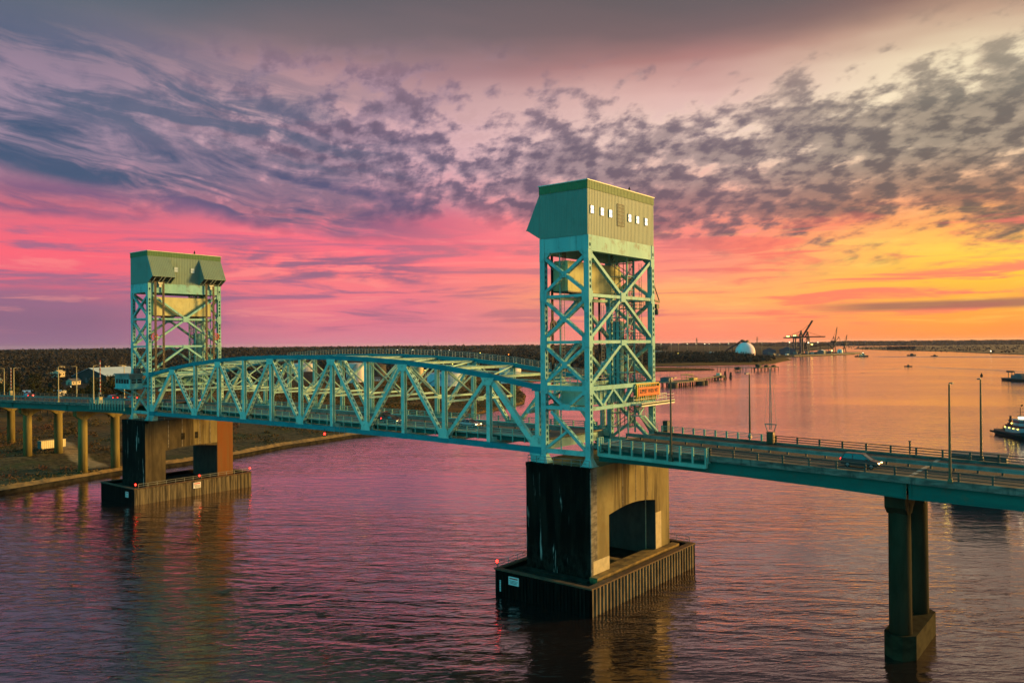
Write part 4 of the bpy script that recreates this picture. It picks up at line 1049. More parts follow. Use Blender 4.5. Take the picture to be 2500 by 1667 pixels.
def edge_rail(t, pts, zb, skip=None):
    mb = MB()
    for (p, q) in zip(pts[:-1], pts[1:]):
        p, q = Vector((*p, zb)), Vector((*q, zb)); n = max(1, int((q-p).length/2.4))
        for zz in (0.5, 1.0): mb.tube(p+Vector((0, 0, zz)), q+Vector((0, 0, zz)), 0.05, 5)
        for i in range(n+1): c0 = p+(q-p)*(i/n); mb.tube(c0, c0+Vector((0, 0, 1.0)), 0.055, 5)
    part(mb, 'fender_rail', 'rail', t)
edge_rail(fn, [(120.5, -6.2), (120.5, 26.0), (137.5, 26.0)], 4.15)
edge_rail(ff, [(3.4, -5.6), (3.4, 26.0), (-14, 26.0)], 4.15)
# warning boards and gauge on the fenders
def board(label, cx, cy, cz, w, h, axis, title):
    t = thing('warning_sign', label, 'sign', (cx, cy, cz))
    mb = MB(); a = 0.04
    B = (lambda u0, u1, z0, z1, o0, o1: mb.mm((cx+u0, cy-o0, cz+z0), (cx+u1, cy-o1, cz+z1))) if axis == 'y' else (lambda u0, u1, z0, z1, o0, o1: mb.mm((cx+o0, cy+u0, cz+z0), (cx+o1, cy+u1, cz+z1)))
    B(-w/2, w/2, -h/2, h/2, 0.0, 0.08); part(mb, 'board', 'signwhite', t)
    mb = MB(); B(-w*0.4, w*0.4, h*0.22, h*0.38, 0.085, 0.095); part(mb, 'heading', 'signred', t)
    mb = MB()
    for k, q in enumerate((0.02, -0.14, -0.30)): B(-w*(0.42-0.05*k), w*(0.42-0.03*k), h*(q-0.035), h*(q+0.035), 0.085, 0.092)
    part(mb, 'lettering', 'wallgrey', t)
board('white warning board on the dark end wall of the nearer fender', 124.1, -6.82, 2.75, 2.0, 1.25, 'y', 'DANGER')
board('cream warning board halfway along the plank side of the far fender', 3.72, 9.9, 2.75, 2.1, 1.5, 'x', 'DANGER')
board('small white warning board on the dark end wall of the far fender', 0.0, -6.82, 2.4, 1.5, 1.4, 'y', 'DANGER')
t = thing('tide_gauge', 'narrow white water level scale at the left corner of the nearer fender', 'gauge', (121.4, -6.85, 1.6))
mb = MB()
for k in range(7): mb.mm((121.28, -6.88, 0.75+0.26*k), (121.52, -6.80, 0.90+0.26*k))
part(mb, 'scale_mark', 'signwhite', t)

# round column bents
def bent(label, xc, zf, y0, y1, zg, mat, capmat, base=None, group=None):
    t = thing('column_bent', label, 'bridge pier', (xc, WT/2, zg), group)
    zc = zf(xc)-2.62
    for k, y in enumerate((y0, y1)):
        mb = MB(); mb.lathe((xc, y, zg), [(1.32, 0), (1.30, (zc-zg)*0.5), (1.27, zc-zg-1.2)], 24); part(mb, 'column', mat, t, True)
    mb = MB(); ya, yb = y0-2.3, y1+2.3; pts = [(ya, zc), (ya, zc-1.55), (y0-1.1, zc-2.5), (y0+1.15, zc-2.6)]
    for i in range(1, 12):
        q = i/12; pts.append((y0+1.15+(y1-y0-2.3)*q, zc-2.6+1.55*math.sin(math.pi*q)**0.75))
    pts += [(y1-1.15, zc-2.6), (y1+1.1, zc-2.5), (yb, zc-1.55), (yb, zc)]
    mb.prism(pts, 'x', xc-1.2, xc+1.2); part(mb, 'cap_beam', capmat, t)
    mb = MB()
    for y in (0.55, 6.6, 12.9, 18.95):
        yy = min(max(y, ya+0.6), yb-0.6); mb.box((xc, yy, zc+0.13), (1.4, 0.7, 0.26), taper=(0.7, 0.8))
    part(mb, 'bearing', 'girder', t)
    if base:
        mb = MB(); x0, x1, ya, yb, z1 = base; c0 = 1.3
        mb.prism([(x0+c0, ya), (x1-c0, ya), (x1, ya+c0), (x1, yb-c0), (x1-c0, yb), (x0+c0, yb), (x0, yb-c0), (x0, ya+c0)], 'z', -4, z1); part(mb, 'footing', 'footing', t)
    return t
bent('pair of round mossy columns on a low footing standing in the river at right', 176.4, slopeR, 4.9, 14.6, 2.9, 'column', 'column', (174.6, 178.3, 3.1, 17.0, 3.0))
for k, (xx, zg, lab) in enumerate(((-52.3, 1.0, 'golden round column bent standing nearest the river bank left of the far pier'),
        (-94, 2.5, 'golden round column bent beside the cream trailer on the bank'), (-136, 3.5, 'golden round column bent behind the trailer at the left edge'), (-178, 3.5, 'distant round column bent farthest left under the approach'))):
    bent(lab, xx, slopeL, 4.9, 14.6, zg, 'columngold', 'columngold', None, 'round column bents on the left bank')

# ================================================================== lamps on the bridge
def nav_lamp(label, loc, hang=False):
    t = thing('navigation_lamp', label, 'navigation lamp', loc, 'red navigation lamps')
    mb = MB(); s = -1 if hang else 1
    mb.tube((loc[0], loc[1], loc[2]), (loc[0], loc[1], loc[2]+s*0.7), 0.07); mb.box((loc[0], loc[1], loc[2]+s*0.72), (0.3, 0.3, 0.1)); part(mb, 'bracket', 'dark', t)
    mb = MB(); mb.lathe((loc[0], loc[1], loc[2]+(0.76 if s > 0 else -1.2)), [(0.12, 0), (0.2, 0.1), (0.2, 0.34), (0.12, 0.42)], 10); part(mb, 'lens', 'e_red', t)
nav_lamp('red navigation lamp at the left corner of the nearer fender', (120.35, -6.3, 4.15))
nav_lamp('red navigation lamp at the near corner of the far fender', (3.3, -6.3, 4.15))
nav_lamp('red navigation lamp midway along the plank side of the far fender', (3.5, 10.7, 4.15))
nav_lamp('faint red navigation lamp at the far right corner of the far fender', (3.4, 26.0, 4.15))
nav_lamp('red navigation lamp hanging under the middle of the lift span', (70.6, -0.7, 22.5), True)
def lamp_post(label, x, y, z0, h, arm, mat, group, bracket=True):
    t = thing('lamp_post', label, 'lamp post', (x, y, z0), group)
    mb = MB(); mb.tube((x, y, z0), (x, y, z0+h), 0.17, 8, 0.10); mb.box((x, y, z0+0.25), (0.55, 0.5, 0.5), taper=(0.7, 0.7)); part(mb, 'pole', mat, t)
    mb = MB(); mb.tube((x, y, z0+h), (x, y+arm, z0+h+0.12), 0.06, 6); part(mb, 'arm', mat, t)
    mb = MB(); mb.box((x, y+arm*1.35, z0+h+0.10), (0.36, 0.9, 0.16)); part(mb, 'lamp_head', 'lamp', t)
GP = 'lamp posts along the bridge approaches'
lamp_post('tall lamp post at the green railing just right of the nearer tower', 148.2, -1.25, 22.6, 11.6, 0.9, 'pole', GP)
lamp_post('tall lamp post on the near kerb close to the right edge', 183.0, -0.45, 23.0, 11.2, 0.9, 'pole', GP)
lamp_post('tall lamp post on the far kerb left of the raised gate arm', 151.1, 20.0, 24.0, 10.2, -0.9, 'pole', GP)
lamp_post('tall lamp post on the far kerb with a perching bird, near the right edge', 183.2, 20.0, 23.2, 10.8, -0.9, 'pole', GP)
for x, y, lab in ((-32.8, -0.4, 'grey lamp post on the near kerb beside the raised left gate arm'), (-56.1, -0.4, 'pale lamp post on the near kerb above the second girder joint'), (-90.4, -0.4, 'pale lamp post on the near kerb at the left edge'),
                  (-57.2, 19.9, 'lamp post on the far kerb just behind the operator cabin'), (-92, 19.9, 'pale lamp post on the far kerb in front of the dark trees'), (-158, 19.9, 'pale lamp post farthest left on the far kerb')):
    zz = slopeL(x)+0.2; lamp_post(lab, x, y, zz, 10.6, 1.1 if y < 5 else -1.1, 'poleyellow', GP)
def gate(label, x, y, z0, h, arm_red, face):
    t = thing('barrier_gate', label, 'barrier gate', (x, y, z0), 'raised barrier gates')
    mb = MB(); mb.box((x, y, z0+0.85), (1.0, 0.9, 1.7)); mb.box((x, y, z0+1.75), (1.1, 1.0, 0.12)); part(mb, 'housing', 'pole' if not arm_red else 'poleyellow', t)
    mb = MB()
    for s in (-1, 1):
        mb.tube((x+s*0.45, y, z0+1.7), (x+s*0.85, y, z0+2.9), 0.07); mb.tube((x+s*0.85, y, z0+2.9), (x+s*0.95, y, z0+3.0), 0.07)
    mb.tube((x-0.95, y, z0+3.0), (x+0.95, y, z0+3.0), 0.08); part(mb, 'yoke', 'rail', t)
    w = 0.2; n = int(h/0.6)
    if arm_red:
        for k in range(2):
            mb = MB()
            for i in range(k, n, 2):
                z = z0+2.6+h*i/n; mb.mm((x-w, y-0.12, z), (x+w, y+0.12, z+h/n))
            part(mb, 'arm_stripe', 'stripe_r' if k else 'stripe_w', t)
    else:
        mb = MB()
        for s in (-1, 1): mb.tube((x+s*w*0.8, y, z0+2.2), (x+s*w*0.35, y, z0+2.2+h), 0.05, 5)
        for i in range(n):
            za, zb = z0+2.2+h*i/n, z0+2.2+h*(i+1)/n; fa, fb = w*(0.8-0.45*i/n), w*(0.8-0.45*(i+1)/n)
            mb.tube((x-fa, y, za), (x+fb, y, zb), 0.04, 4); mb.tube((x+fa, y, za), (x-fa, y, za), 0.04, 4)
        for s in (-1, 1): mb.tube((x+s*0.95, y, z0+3.0), (x+s*0.4, y, z0+9.5), 0.018, 4)
        part(mb, 'lattice_arm', 'rail', t)
gate('raised lattice barrier arm on grey housing at the far kerb, right approach', 155.0, 18.6, slopeR(155)+0.1, 9.4, False, 1)
gate('raised red and white striped barrier arm at the far kerb of the left approach', -147.3, 18.6, slopeL(-147.3)+0.2, 8.2, True, 1)
gate('raised red and white striped barrier arm at the near kerb left of the operator cabin', -30.3, 0.3, slopeL(-30.3)+0.2, 9.6, True, 1)

# ================================================================== water
FHv = Vector((FW.x, FW.y, 0)).normalized()
def water_mat():
    m, N, b = new_mat('dark river water')
    p = geo_pos(N)
    u, v = N.dot(p, tuple(RT)), N.dot(p, tuple(FHv))
    big = N.noise(N.xyz(N.mul(u, 0.006), N.mul(v, 0.012), 0.0), 1.0, 4, 0.55, 0.6)
    calm = N.sm(big, 0.36, 0.60, 0.30, 1.0)
    sw = N.noise(N.xyz(N.mul(u, 0.085), N.mul(N.add(v, N.mul(u, 0.10)), 0.30), 2.0), 1.0, 3, 0.5, 0.4)
    md = N.noise(N.xyz(N.mul(u, 0.33), N.mul(N.sub(v, N.mul(u, 0.14)), 0.95), 5.0), 1.0, 3, 0.55, 0.3)
    fi = N.noise(N.xyz(N.mul(u, 1.3), N.mul(v, 2.6), 8.0), 1.0, 2, 0.55)
    mdp = N.sm(md, 0.46, 0.80); swp = N.sm(sw, 0.30, 0.80)
    h = N.add(N.add(N.mul(swp, 0.62), N.mul(mdp, 0.34)), N.mul(fi, 0.075))
    bp = N.n.new('ShaderNodeBump'); bp.inputs['Distance'].default_value = 1.0
    N.put(bp.inputs['Strength'], N.mul(calm, 0.30)); N.l.new(h, bp.inputs['Height'])
    N.l.new(bp.outputs[0], b.inputs['Normal'])
    b.inputs['Base Color'].default_value = (0.012, 0.008, 0.007, 1)
    b.inputs['Roughness'].default_value = 0.11; b.inputs['IOR'].default_value = 1.36
    b.inputs['Specular IOR Level'].default_value = 0.5
    # added pink gloss lifts the sky reflection at grazing angles beyond plain water
    lw = N.n.new('ShaderNodeLayerWeight'); lw.inputs['Blend'].default_value = 0.5; N.l.new(bp.outputs[0], lw.inputs['Normal'])
    gl = N.n.new('ShaderNodeBsdfGlossy'); gl.inputs['Color'].default_value = (1.0, 0.84, 0.85, 1); gl.inputs['Roughness'].default_value = 0.11; N.l.new(bp.outputs[0], gl.inputs['Normal'])
    mx = N.n.new('ShaderNodeMixShader'); N.put(mx.inputs[0], N.mul(N.m('POWER', lw.outputs['Facing'], 3.7), 1.0))
    N.l.new(b.outputs[0], mx.inputs[1]); N.l.new(gl.outputs[0], mx.inputs[2])
    N.l.new(mx.outputs[0], N.n['Material Output'].inputs['Surface'])
    return m
M['water'] = water_mat()
mb = MB()
xs_ = [-30000, -6000, -1500, -300, 0, 150, 300, 1200, 6000, 30000]; ys_ = [-1500, -300, 0, 150, 400, 1200, 4000, 12000, 40000]
vs = [(x, y, 0) for y in ys_ for x in xs_]; n = len(xs_)
mb.add(vs, [(j*n+i, j*n+i+1, (j+1)*n+i+1, (j+1)*n+i) for j in range(len(ys_)-1) for i in range(n-1)])
struct(mb.build('river', 'water'))
# ================================================================== left bank terrain
SH = [(-1500, 40), (-400, -20), (-100, -37), (-20.8, -42.6), (-4.5, -46.5), (16, -50.2), (53, -52), (86, -61), (121, -66), (134, -64), (160, -68), (231, -90), (310, -118), (380, -170), (450, -232), (560, -300), (700, -335), (860, -335), (890, -330), (930, -302), (972, -284), (990, -300), (1010, -410), (1090, -460), (1170, -390), (1240, -345), (1317, -327), (1480, -370), (1643, -406), (1800, -480), (2018, -536), (2250, -512), (2450, -512), (2560, -535), (2640, -720), (3200, -900), (4167, -1080), (7000, -1900), (14000, -5200)]
def shore(y):
    for (a, xa), (b, xb) in zip(SH[:-1], SH[1:]):
        if a <= y <= b: return xa+(xb-xa)*(y-a)/(b-a)
    return SH[-1][1]
def sst(a, b, x):
    t = min(1, max(0, (x-a)/(b-a))); return t*t*(3-2*t)
def hash2(x, y):
    v = math.sin(x*12.9898+y*78.233)*43758.5453; return v-math.floor(v)
def vnoise(x, y):
    i, j = math.floor(x), math.floor(y); fx, fy = x-i, y-j; fx = fx*fx*(3-2*fx); fy = fy*fy*(3-2*fy)
    return (hash2(i, j)*(1-fx)+hash2(i+1, j)*fx)*(1-fy)+(hash2(i, j+1)*(1-fx)+hash2(i+1, j+1)*fx)*fy
def ground(x, y):
    d = shore(y)-x
    if d < 0: return -1.5
    if 1900 < y < 2560: return 3.0 if d > 0.5 else -1
    h = -0.6+2.0*sst(0, 3.0, d)+0.4*sst(3, 30, d)+1.8*sst(20, 60, d)*sst(200, 60, y)
    h += 0.5*(vnoise(x*0.08, y*0.08)-0.5)*sst(2, 8, d)
    h += 15*sst(700, 2400, d)+3.0*(vnoise(x*0.002, y*0.002))*sst(600, 1500, d)
    return h
ys2 = []
y = -1500.0
while y < 14000:
    ys2.append(y)
    y += 300 if y < -300 else 40 if y < -60 else 4 if y < 150 else 8 if y < 420 else 20 if y < 1400 else 45 if y < 2700 else 500
ys2 = sorted(set(ys2+[s_[0] for s_ in SH]))
ds = [-3, 0.3, 1.2, 2.2, 3.5, 6, 10, 16, 24, 34, 46, 60, 76, 96, 120, 150, 190, 240, 300, 380, 480, 600, 750, 950, 1200, 1500, 1900, 2400, 3200, 5000, 9000, 20000]
mb = MB(); vs = []
for y in ys2:
    jx = shore(y)+(vnoise(y*0.25, 3.1)-0.5)*2.2
    for d in ds:
        x = jx-d; vs.append((x, y, ground(x, y) if d > 0 else -1.5))
n = len(ds)
mb.add(vs, [(j*n+i, (j+1)*n+i, (j+1)*n+i+1, j*n+i+1) for j in range(len(ys2)-1) for i in range(n-1)])
def ground_mat():
    m, N, b = new_mat('riverbank soil, scrub and marsh')
    p = geo_pos(N); s = N.sep(p)
    n1 = N.noise(p, 0.045, 6, 0.62); n2 = N.noise(p, 0.5, 5, 0.65); n3 = N.noise(N.vmul(p, (0.010, 0.022, 0)), 1.0, 5, 0.6, 0.5)
    soil = N.mix(N.sm(n2, 0.35, 0.65), (0.024, 0.021, 0.011, 1), (0.085, 0.068, 0.034, 1))
    soil = N.mix(N.sm(n1, 0.48, 0.62), soil, (0.040, 0.046, 0.018, 1))
    soil = N.mix(N.sm(n1, 0.62, 0.70, 0.0, 0.8), soil, (0.15, 0.115, 0.06, 1))
    marsh = N.mix(N.sm(n3, 0.38, 0.62), (0.115, 0.060, 0.014, 1), (0.030, 0.018, 0.008, 1))
    marsh = N.mix(N.mul(N.sm(n2, 0.40, 0.65), 0.6), marsh, (0.16, 0.085, 0.02, 1))
    wood = N.mix(N.sm(n1, 0.4, 0.6), (0.010, 0.009, 0.007, 1), (0.022, 0.019, 0.013, 1))
    mk = N.mul(N.sm(N.add(s[1], N.mul(N.sub(n1, 0.5), 60)), 105, 165), N.sm(N.add(s[0], N.mul(N.sub(n1, 0.5), 120)), -520, -430))
    mk = N.m('MAXIMUM', mk, N.mul(N.mul(N.sm(s[0], -135, -165), N.sm(s[0], -430, -330)), N.sm(N.add(s[1], N.mul(N.sub(n1, 0.5), 40)), 18, 40)))
    far_ = N.m('MAXIMUM', N.sm(s[0], -330, -480), N.sm(s[1], 1500, 1800))
    col = N.mix(N.mul(far_, N.sub(1.0, mk)), soil, wood)
    col = N.mix(N.mul(mk, 0.92), col, marsh)
    # pale gravel track beside the trailer
    tr = N.m('ABSOLUTE', N.sub(N.add(s[1], N.mul(N.sub(n1, 0.5), 8)), N.add(14.0, N.mul(N.add(s[0], 70), -0.22))))
    tm = N.mul(N.mul(N.sm(tr, 4.2, 2.2), N.sm(s[0], -140, -118)), N.sm(s[0], -55, -64))
    col = N.mix(N.mul(tm, 0.85), col, N.mix(N.sm(n2, 0.3, 0.7), (0.32, 0.27, 0.17, 1), (0.2, 0.165, 0.10, 1)))
    # wet mud at the water's edge
    col = N.mix(N.sm(s[2], 0.55, 0.15), col, (0.012, 0.010, 0.007, 1))
    N.put(b.inputs['Base Color'], col); b.inputs['Roughness'].default_value = 0.95; b.inputs['Specular IOR Level'].default_value = 0.1
    bp = N.n.new('ShaderNodeBump'); bp.inputs['Strength'].default_value = 0.5; bp.inputs['Distance'].default_value = 0.6
    N.l.new(n2, bp.inputs['Height']); N.l.new(bp.outputs[0], b.inputs['Normal'])
    return m
M['ground'] = ground_mat()
struct(mb.build('riverbank', 'ground'))
# far shore and marsh island on the right
M['farland'] = pmat('dusky far marsh', (0.018, 0.012, 0.011), (0.028, 0.018, 0.015), (0.004, 0.004, 0.004), 0.95)
isl = [(-1005, 4288), (-800, 3800), (-578, 3389), (-341, 3043), (-200, 2700), (-55, 2380), (200, 2300), (900, 2300), (2500, 4000), (2500, 7200), (-900, 7200), (-1300, 5600)]
mb = MB(); mb.prism(isl, 'z', -1, 1.3); struct(mb.build('marsh_island', 'farland'))
mb = MB()
fl = [(-7000, 9000), (-3600, 8600), (-1500, 7600), (-600, 7100), (800, 6600), (3500, 6400), (9000, 7000), (9000, 30000), (-12000, 30000)]
mb.prism(fl, 'z', -1, 1.0); mb.prism([(-6500, 11000), (-1500, 9300), (3000, 8300), (9000, 8500), (9000, 29000), (-11000, 29000)], 'z', 0.9, 16.0)
struct(mb.build('far_shore', 'farland'))

# ================================================================== vegetation
def foliage_mat(name, c1, c2, c3=None, sc=0.25):
    m, N, b = new_mat(name); p = geo_pos(N)
    n = N.noise(p, sc, 4, 0.6); n2 = N.noise(p, sc*0.12, 2, 0.5)
    col = N.mix(N.sm(n, 0.35, 0.65), tuple(c1)+(1,), tuple(c2)+(1,))
    if c3: col = N.mix(N.sm(n2, 0.45, 0.62), col, tuple(c3)+(1,))
    N.put(b.inputs['Base Color'], col); b.inputs['Roughness'].default_value = 0.9; b.inputs['Specular IOR Level'].default_value = 0.05
    return m
M['wood_far'] = foliage_mat('winter wood foliage', (0.013, 0.013, 0.013), (0.029, 0.029, 0.028), (0.048, 0.041, 0.034), 0.10)
M['wood_haze'] = foliage_mat('haze tinted far wood', (0.030, 0.022, 0.030), (0.045, 0.032, 0.042), None, 0.02)  # purple distance haze mixed into the foliage colour
M['leaf'] = foliage_mat('dark olive foliage', (0.016, 0.020, 0.009), (0.042, 0.044, 0.018), (0.03, 0.026, 0.014), 0.5)
M['scrub'] = foliage_mat('winter scrub', (0.035, 0.032, 0.014), (0.095, 0.070, 0.030), (0.10, 0.045, 0.028), 0.3)
M['reed'] = foliage_mat('marsh reed', (0.065, 0.034, 0.009), (0.115, 0.062, 0.016), (0.030, 0.019, 0.007), 0.05)
M['bark'] = pmat('grey bark', (0.05, 0.04, 0.03), (0.03, 0.025, 0.02), (2, 2, 0.5), 0.9)
class Leaves:
    """many small randomly turned faces spread through crown volumes"""
    def __init__(s): s.v = []; s.f = []
    def crown(s, c, r, h, nq, size, rnd):
        # a few lobes so that the outline is uneven
        lobes = [(rnd.uniform(-.55, .55)*r, rnd.uniform(-.55, .55)*r, rnd.uniform(0.30, 0.82)*h, rnd.uniform(.42, .68)) for _ in range(4)]
        for _ in range(nq):
            L0 = rnd.choice(lobes); t = rnd.uniform(0, 2*math.pi); z = rnd.uniform(-1, 1); q = rnd.random()**0.4
            rr = math.sqrt(max(0, 1-z*z))*q*r*L0[3]
            px, py, pz = c[0]+L0[0]+rr*math.cos(t), c[1]+L0[1]+rr*math.sin(t), c[2]+L0[2]+z*q*h*0.30
            s.leaf(px, py, pz, size*rnd.uniform(0.6, 1.3), rnd)
    def leaf(s, px, py, pz, sz, rnd):
        a, b, g = rnd.gauss(0, 1), rnd.gauss(0, 1), rnd.gauss(0, 1); l = math.sqrt(a*a+b*b+g*g)+1e-6
        u = (a/l*sz, b/l*sz, g/l*sz); a, b, g = rnd.gauss(0, 1), rnd.gauss(0, 1), rnd.gauss(0, 1); l = math.sqrt(a*a+b*b+g*g)+1e-6
        w = (a/l*sz, b/l*sz, g/l*sz); o = len(s.v)
        s.v += [(px-u[0], py-u[1], pz-u[2]), (px+w[0], py+w[1], pz+w[2]), (px+u[0], py+u[1], pz+u[2]), (px-w[0]*.7, py-w[1]*.7, pz-w[2]*.7)]
        s.f.append((o, o+1, o+2, o+3))
    def build(s, name, mat, parent=None):
        me = bpy.data.meshes.new(name); me.from_pydata(s.v, [], s.f); me.materials.append(M[mat]); o = bpy.data.objects.new(name, me); COL.objects.link(o)
        if parent: o.parent = parent
        return o
rnd = random.Random(11)
def at_az(azd, dist):
    d = FHv*math.cos(R(azd))+RT*math.sin(R(azd)); return CAM.x+d.x*dist, CAM.y+d.y*dist
KEEP = []        # discs kept free of trees: (x, y, r)
for (x, y, r_) in ((-431, 433, 40), (-304, 430, 40), (-506, 595, 40), (-782, 631, 45), (-674, 484, 45), (-556, 570, 30), (-419, 907, 50), (-440, 469, 20), (-495, 429, 18), (-421, 523, 18), (-289, 490, 25), (-700, 310, 70), (-560, 250, 60), (-474, 154, 35), (-665, 257, 25), (-105, 15, 15), (-900, 330, 30)): KEEP.append((x, y, r_))
def free(x, y):
    for a, b, r_ in KEEP:
        if (x-a)**2+(y-b)**2 < r_*r_: return False
        # keep the line of sight open for a stretch in front of each building
        vx, vy = CAM.x-a, CAM.y-b; l = math.hypot(vx, vy); vx /= l; vy /= l; q = (x-a)*vx+(y-b)*vy
        if 0 < q < r_*2.2 and abs((x-a)*vy-(y-b)*vx) < r_*0.75: return False
    return True
lv = Leaves()
cnt = 0
while cnt < 8200:
    a = rnd.uniform(-36, 8.5); dist = 560+2900*rnd.random()**1.35
    x, y = at_az(a, dist); d = shore(y)-x
    if d < 120 or y < -900: continue
    # the marsh and tank yard stay open
    if -520 < x < -100 and 100 < y < 760: continue
    if a > -17 and dist < 1120: continue
    if not free(x, y): continue
    if a > -13 and dist < 1500 and rnd.random() < 0.55: continue
    h = (rnd.uniform(8, 15) if dist < 1500 else rnd.uniform(9, 16))*(0.75+0.55*vnoise(x*0.012+7, y*0.012)); r_ = rnd.uniform(3.8, 8.0)*(1.0 if rnd.random() > 0.12 else 1.35)
    if rnd.random() < vnoise(x*0.006, y*0.006)*0.55: continue
    sz = 1.05+dist/1500
    lv.crown((x, y, ground(x, y)-0.5), r_, h, 26 if dist < 1300 else 14, sz, rnd); cnt += 1
for _ in range(2600):
    a = rnd.uniform(-36, 11); dist = rnd.uniform(3300, 7500); x, y = at_az(a, dist)
    if shore(min(y, 13900))-x < 300: continue
    lv.crown((x, y, ground(x, y)-1), rnd.uniform(10, 22), rnd.uniform(13, 21), 9, 5.5, rnd)
struct(lv.build('far_wood', 'wood_far'), 'stuff')
lv = Leaves()
for _ in range(1500):          # wood on the point in front of the port
    y = rnd.uniform(1395, 1780); x = shore(y)-rnd.uniform(45, 420)
    if shore(y)-x < 70+40*vnoise(y*0.02, 1): continue
    h = rnd.uniform(9, 19); lv.crown((x, y, 1), rnd.uniform(4, 7), h, 22, 1.9, rnd)
for _ in range(900):
    y = rnd.uniform(1120, 1420); x = shore(y)-rnd.uniform(140, 620); h = rnd.uniform(8, 16); lv.crown((x, y, 1.5), rnd.uniform(4, 7), h, 22, 1.7, rnd)
for _ in range(420):
    x, y = at_az(rnd.uniform(12.5, 18.6), rnd.uniform(1540, 1800))
    if shore(y)-x > 25: lv.crown((x, y, 1), rnd.uniform(4, 7), rnd.uniform(7, 13), 22, 1.8, rnd)
for _ in range(26):
    y = rnd.uniform(985, 1100); x = -440-rnd.uniform(0, 60); lv.crown((x, y, 1), 5, rnd.uniform(7, 10), 40, 1.4, rnd)
struct(lv.build('point_wood', 'wood_far'), 'stuff')
lv = Leaves()
for _ in range(5200):          # treeline along the far horizon
    q = rnd.random(); a = 8+32*q; dist = rnd.uniform(7900, 11200); x, y = at_az(a, dist)
    top = 30+10*vnoise(a*2.2, 7.7)+(6 if a > 22 else 0)
    for k in range(4): lv.leaf(x+rnd.uniform(-18, 18), y+rnd.uniform(-18, 18), rnd.uniform(4, top-6), 12, rnd)
for _ in range(1500):
    a = rnd.uniform(17.5, 40); x, y = at_az(a, 7300+rnd.uniform(0, 500))
    for k in range(2): lv.leaf(x, y, rnd.uniform(2, 14), 9, rnd)
struct(lv.build('far_treeline', 'wood_haze'), 'stuff')
lv = Leaves()
for _ in range(1500):
    a = rnd.uniform(22.5, 42); t_ = rnd.random(); dist = 2500+t_*3200; x, y = at_az(a, dist)
    if y < 2400+abs(x)*1.75 and x < 0: continue
    lv.leaf(x, y, rnd.uniform(1.5, 4.5), 5, rnd)
for _ in range(160):
    a = rnd.uniform(25.3, 26.8); dist = rnd.uniform(3900, 4300); x, y = at_az(a, dist); lv.crown((x, y, 1), 10, 11, 6, 5, rnd)
struct(lv.build('island_scrub', 'wood_haze'), 'stuff')
lv = Leaves()
for _ in range(7000):          # scrub on the near bank
    y = rnd.uniform(-60, 330); d = rnd.uniform(3.5, 150)**1.0; x = shore(y)-d
    if vnoise(x*0.07+5, y*0.07) < 0.47: continue
    if abs(y-14+(x+70)*0.22) < 5 and -140 < x < -56: continue
    z = ground(x, y); s_ = rnd.uniform(0.5, 1.7)
    for k in range(12): lv.leaf(x+rnd.gauss(0, s_), y+rnd.gauss(0, s_), z+abs(rnd.gauss(0, 0.4*s_)), 0.16+0.16*rnd.random(), rnd)
for _ in range(260):
    y = rnd.uniform(-60, 330); x = shore(y)-rnd.uniform(6, 190)
    if abs(y-14+(x+70)*0.22) < 7 or (abs(y-10) < 9 and x > -200): continue
    lv.crown((x, y, ground(x, y)-0.6), rnd.uniform(1.4, 3.4), rnd.uniform(1.8, 4.2), 90, 0.30, rnd)
struct(lv.build('bank_scrub', 'scrub'), 'stuff')
lv = Leaves()
for _ in range(15000):         # marsh reeds behind the bridge
    y = rnd.uniform(120, 760); x = rnd.uniform(-460, -80)
    if shore(y)-x < 4 or vnoise(x*0.03, y*0.03) < 0.3: continue
    z = ground(x, y)
    for k in range(3):
        px, py = x+rnd.uniform(-2, 2), y+rnd.uniform(-2, 2); o = len(lv.v); w = rnd.uniform(0.3, 0.7); t = rnd.uniform(0, 3.14); hh = rnd.uniform(0.25, 0.7)
        lv.v += [(px-w*math.cos(t), py-w*math.sin(t), z-0.2), (px+w*math.cos(t), py+w*math.sin(t), z-0.2), (px+w*0.6*math.cos(t)+0.3, py+w*0.6*math.sin(t), z+hh), (px-w*0.6*math.cos(t)+0.3, py-w*0.6*math.sin(t), z+hh)]; lv.f.append((o, o+1, o+2, o+3))
struct(lv.build('marsh_reeds', 'reed'), 'stuff')
# timber bulkhead and scattered stones along the water's edge
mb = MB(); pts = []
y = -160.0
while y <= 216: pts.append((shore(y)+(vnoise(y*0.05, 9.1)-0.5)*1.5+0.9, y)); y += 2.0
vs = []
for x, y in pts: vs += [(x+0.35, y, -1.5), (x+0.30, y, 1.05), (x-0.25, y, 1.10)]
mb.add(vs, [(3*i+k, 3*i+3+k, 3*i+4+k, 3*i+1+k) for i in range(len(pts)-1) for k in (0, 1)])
bk = tag(mb.build('bulkhead', 'slab'), 'timber bulkhead holding the left bank, shade painted into its black face', 'retaining wall')  # face coloured black for the shadow and reflection below the bank edge
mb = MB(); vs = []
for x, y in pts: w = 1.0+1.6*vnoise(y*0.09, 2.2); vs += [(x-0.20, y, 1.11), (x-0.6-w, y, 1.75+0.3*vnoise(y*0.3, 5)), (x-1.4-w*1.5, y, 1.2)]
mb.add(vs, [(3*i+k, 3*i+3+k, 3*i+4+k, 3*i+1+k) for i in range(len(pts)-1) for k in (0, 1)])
mb.build('lit_edge_strip', 'rock').parent = bk  # golden strip puts the bank's lit edge into the colour
mb = MB()
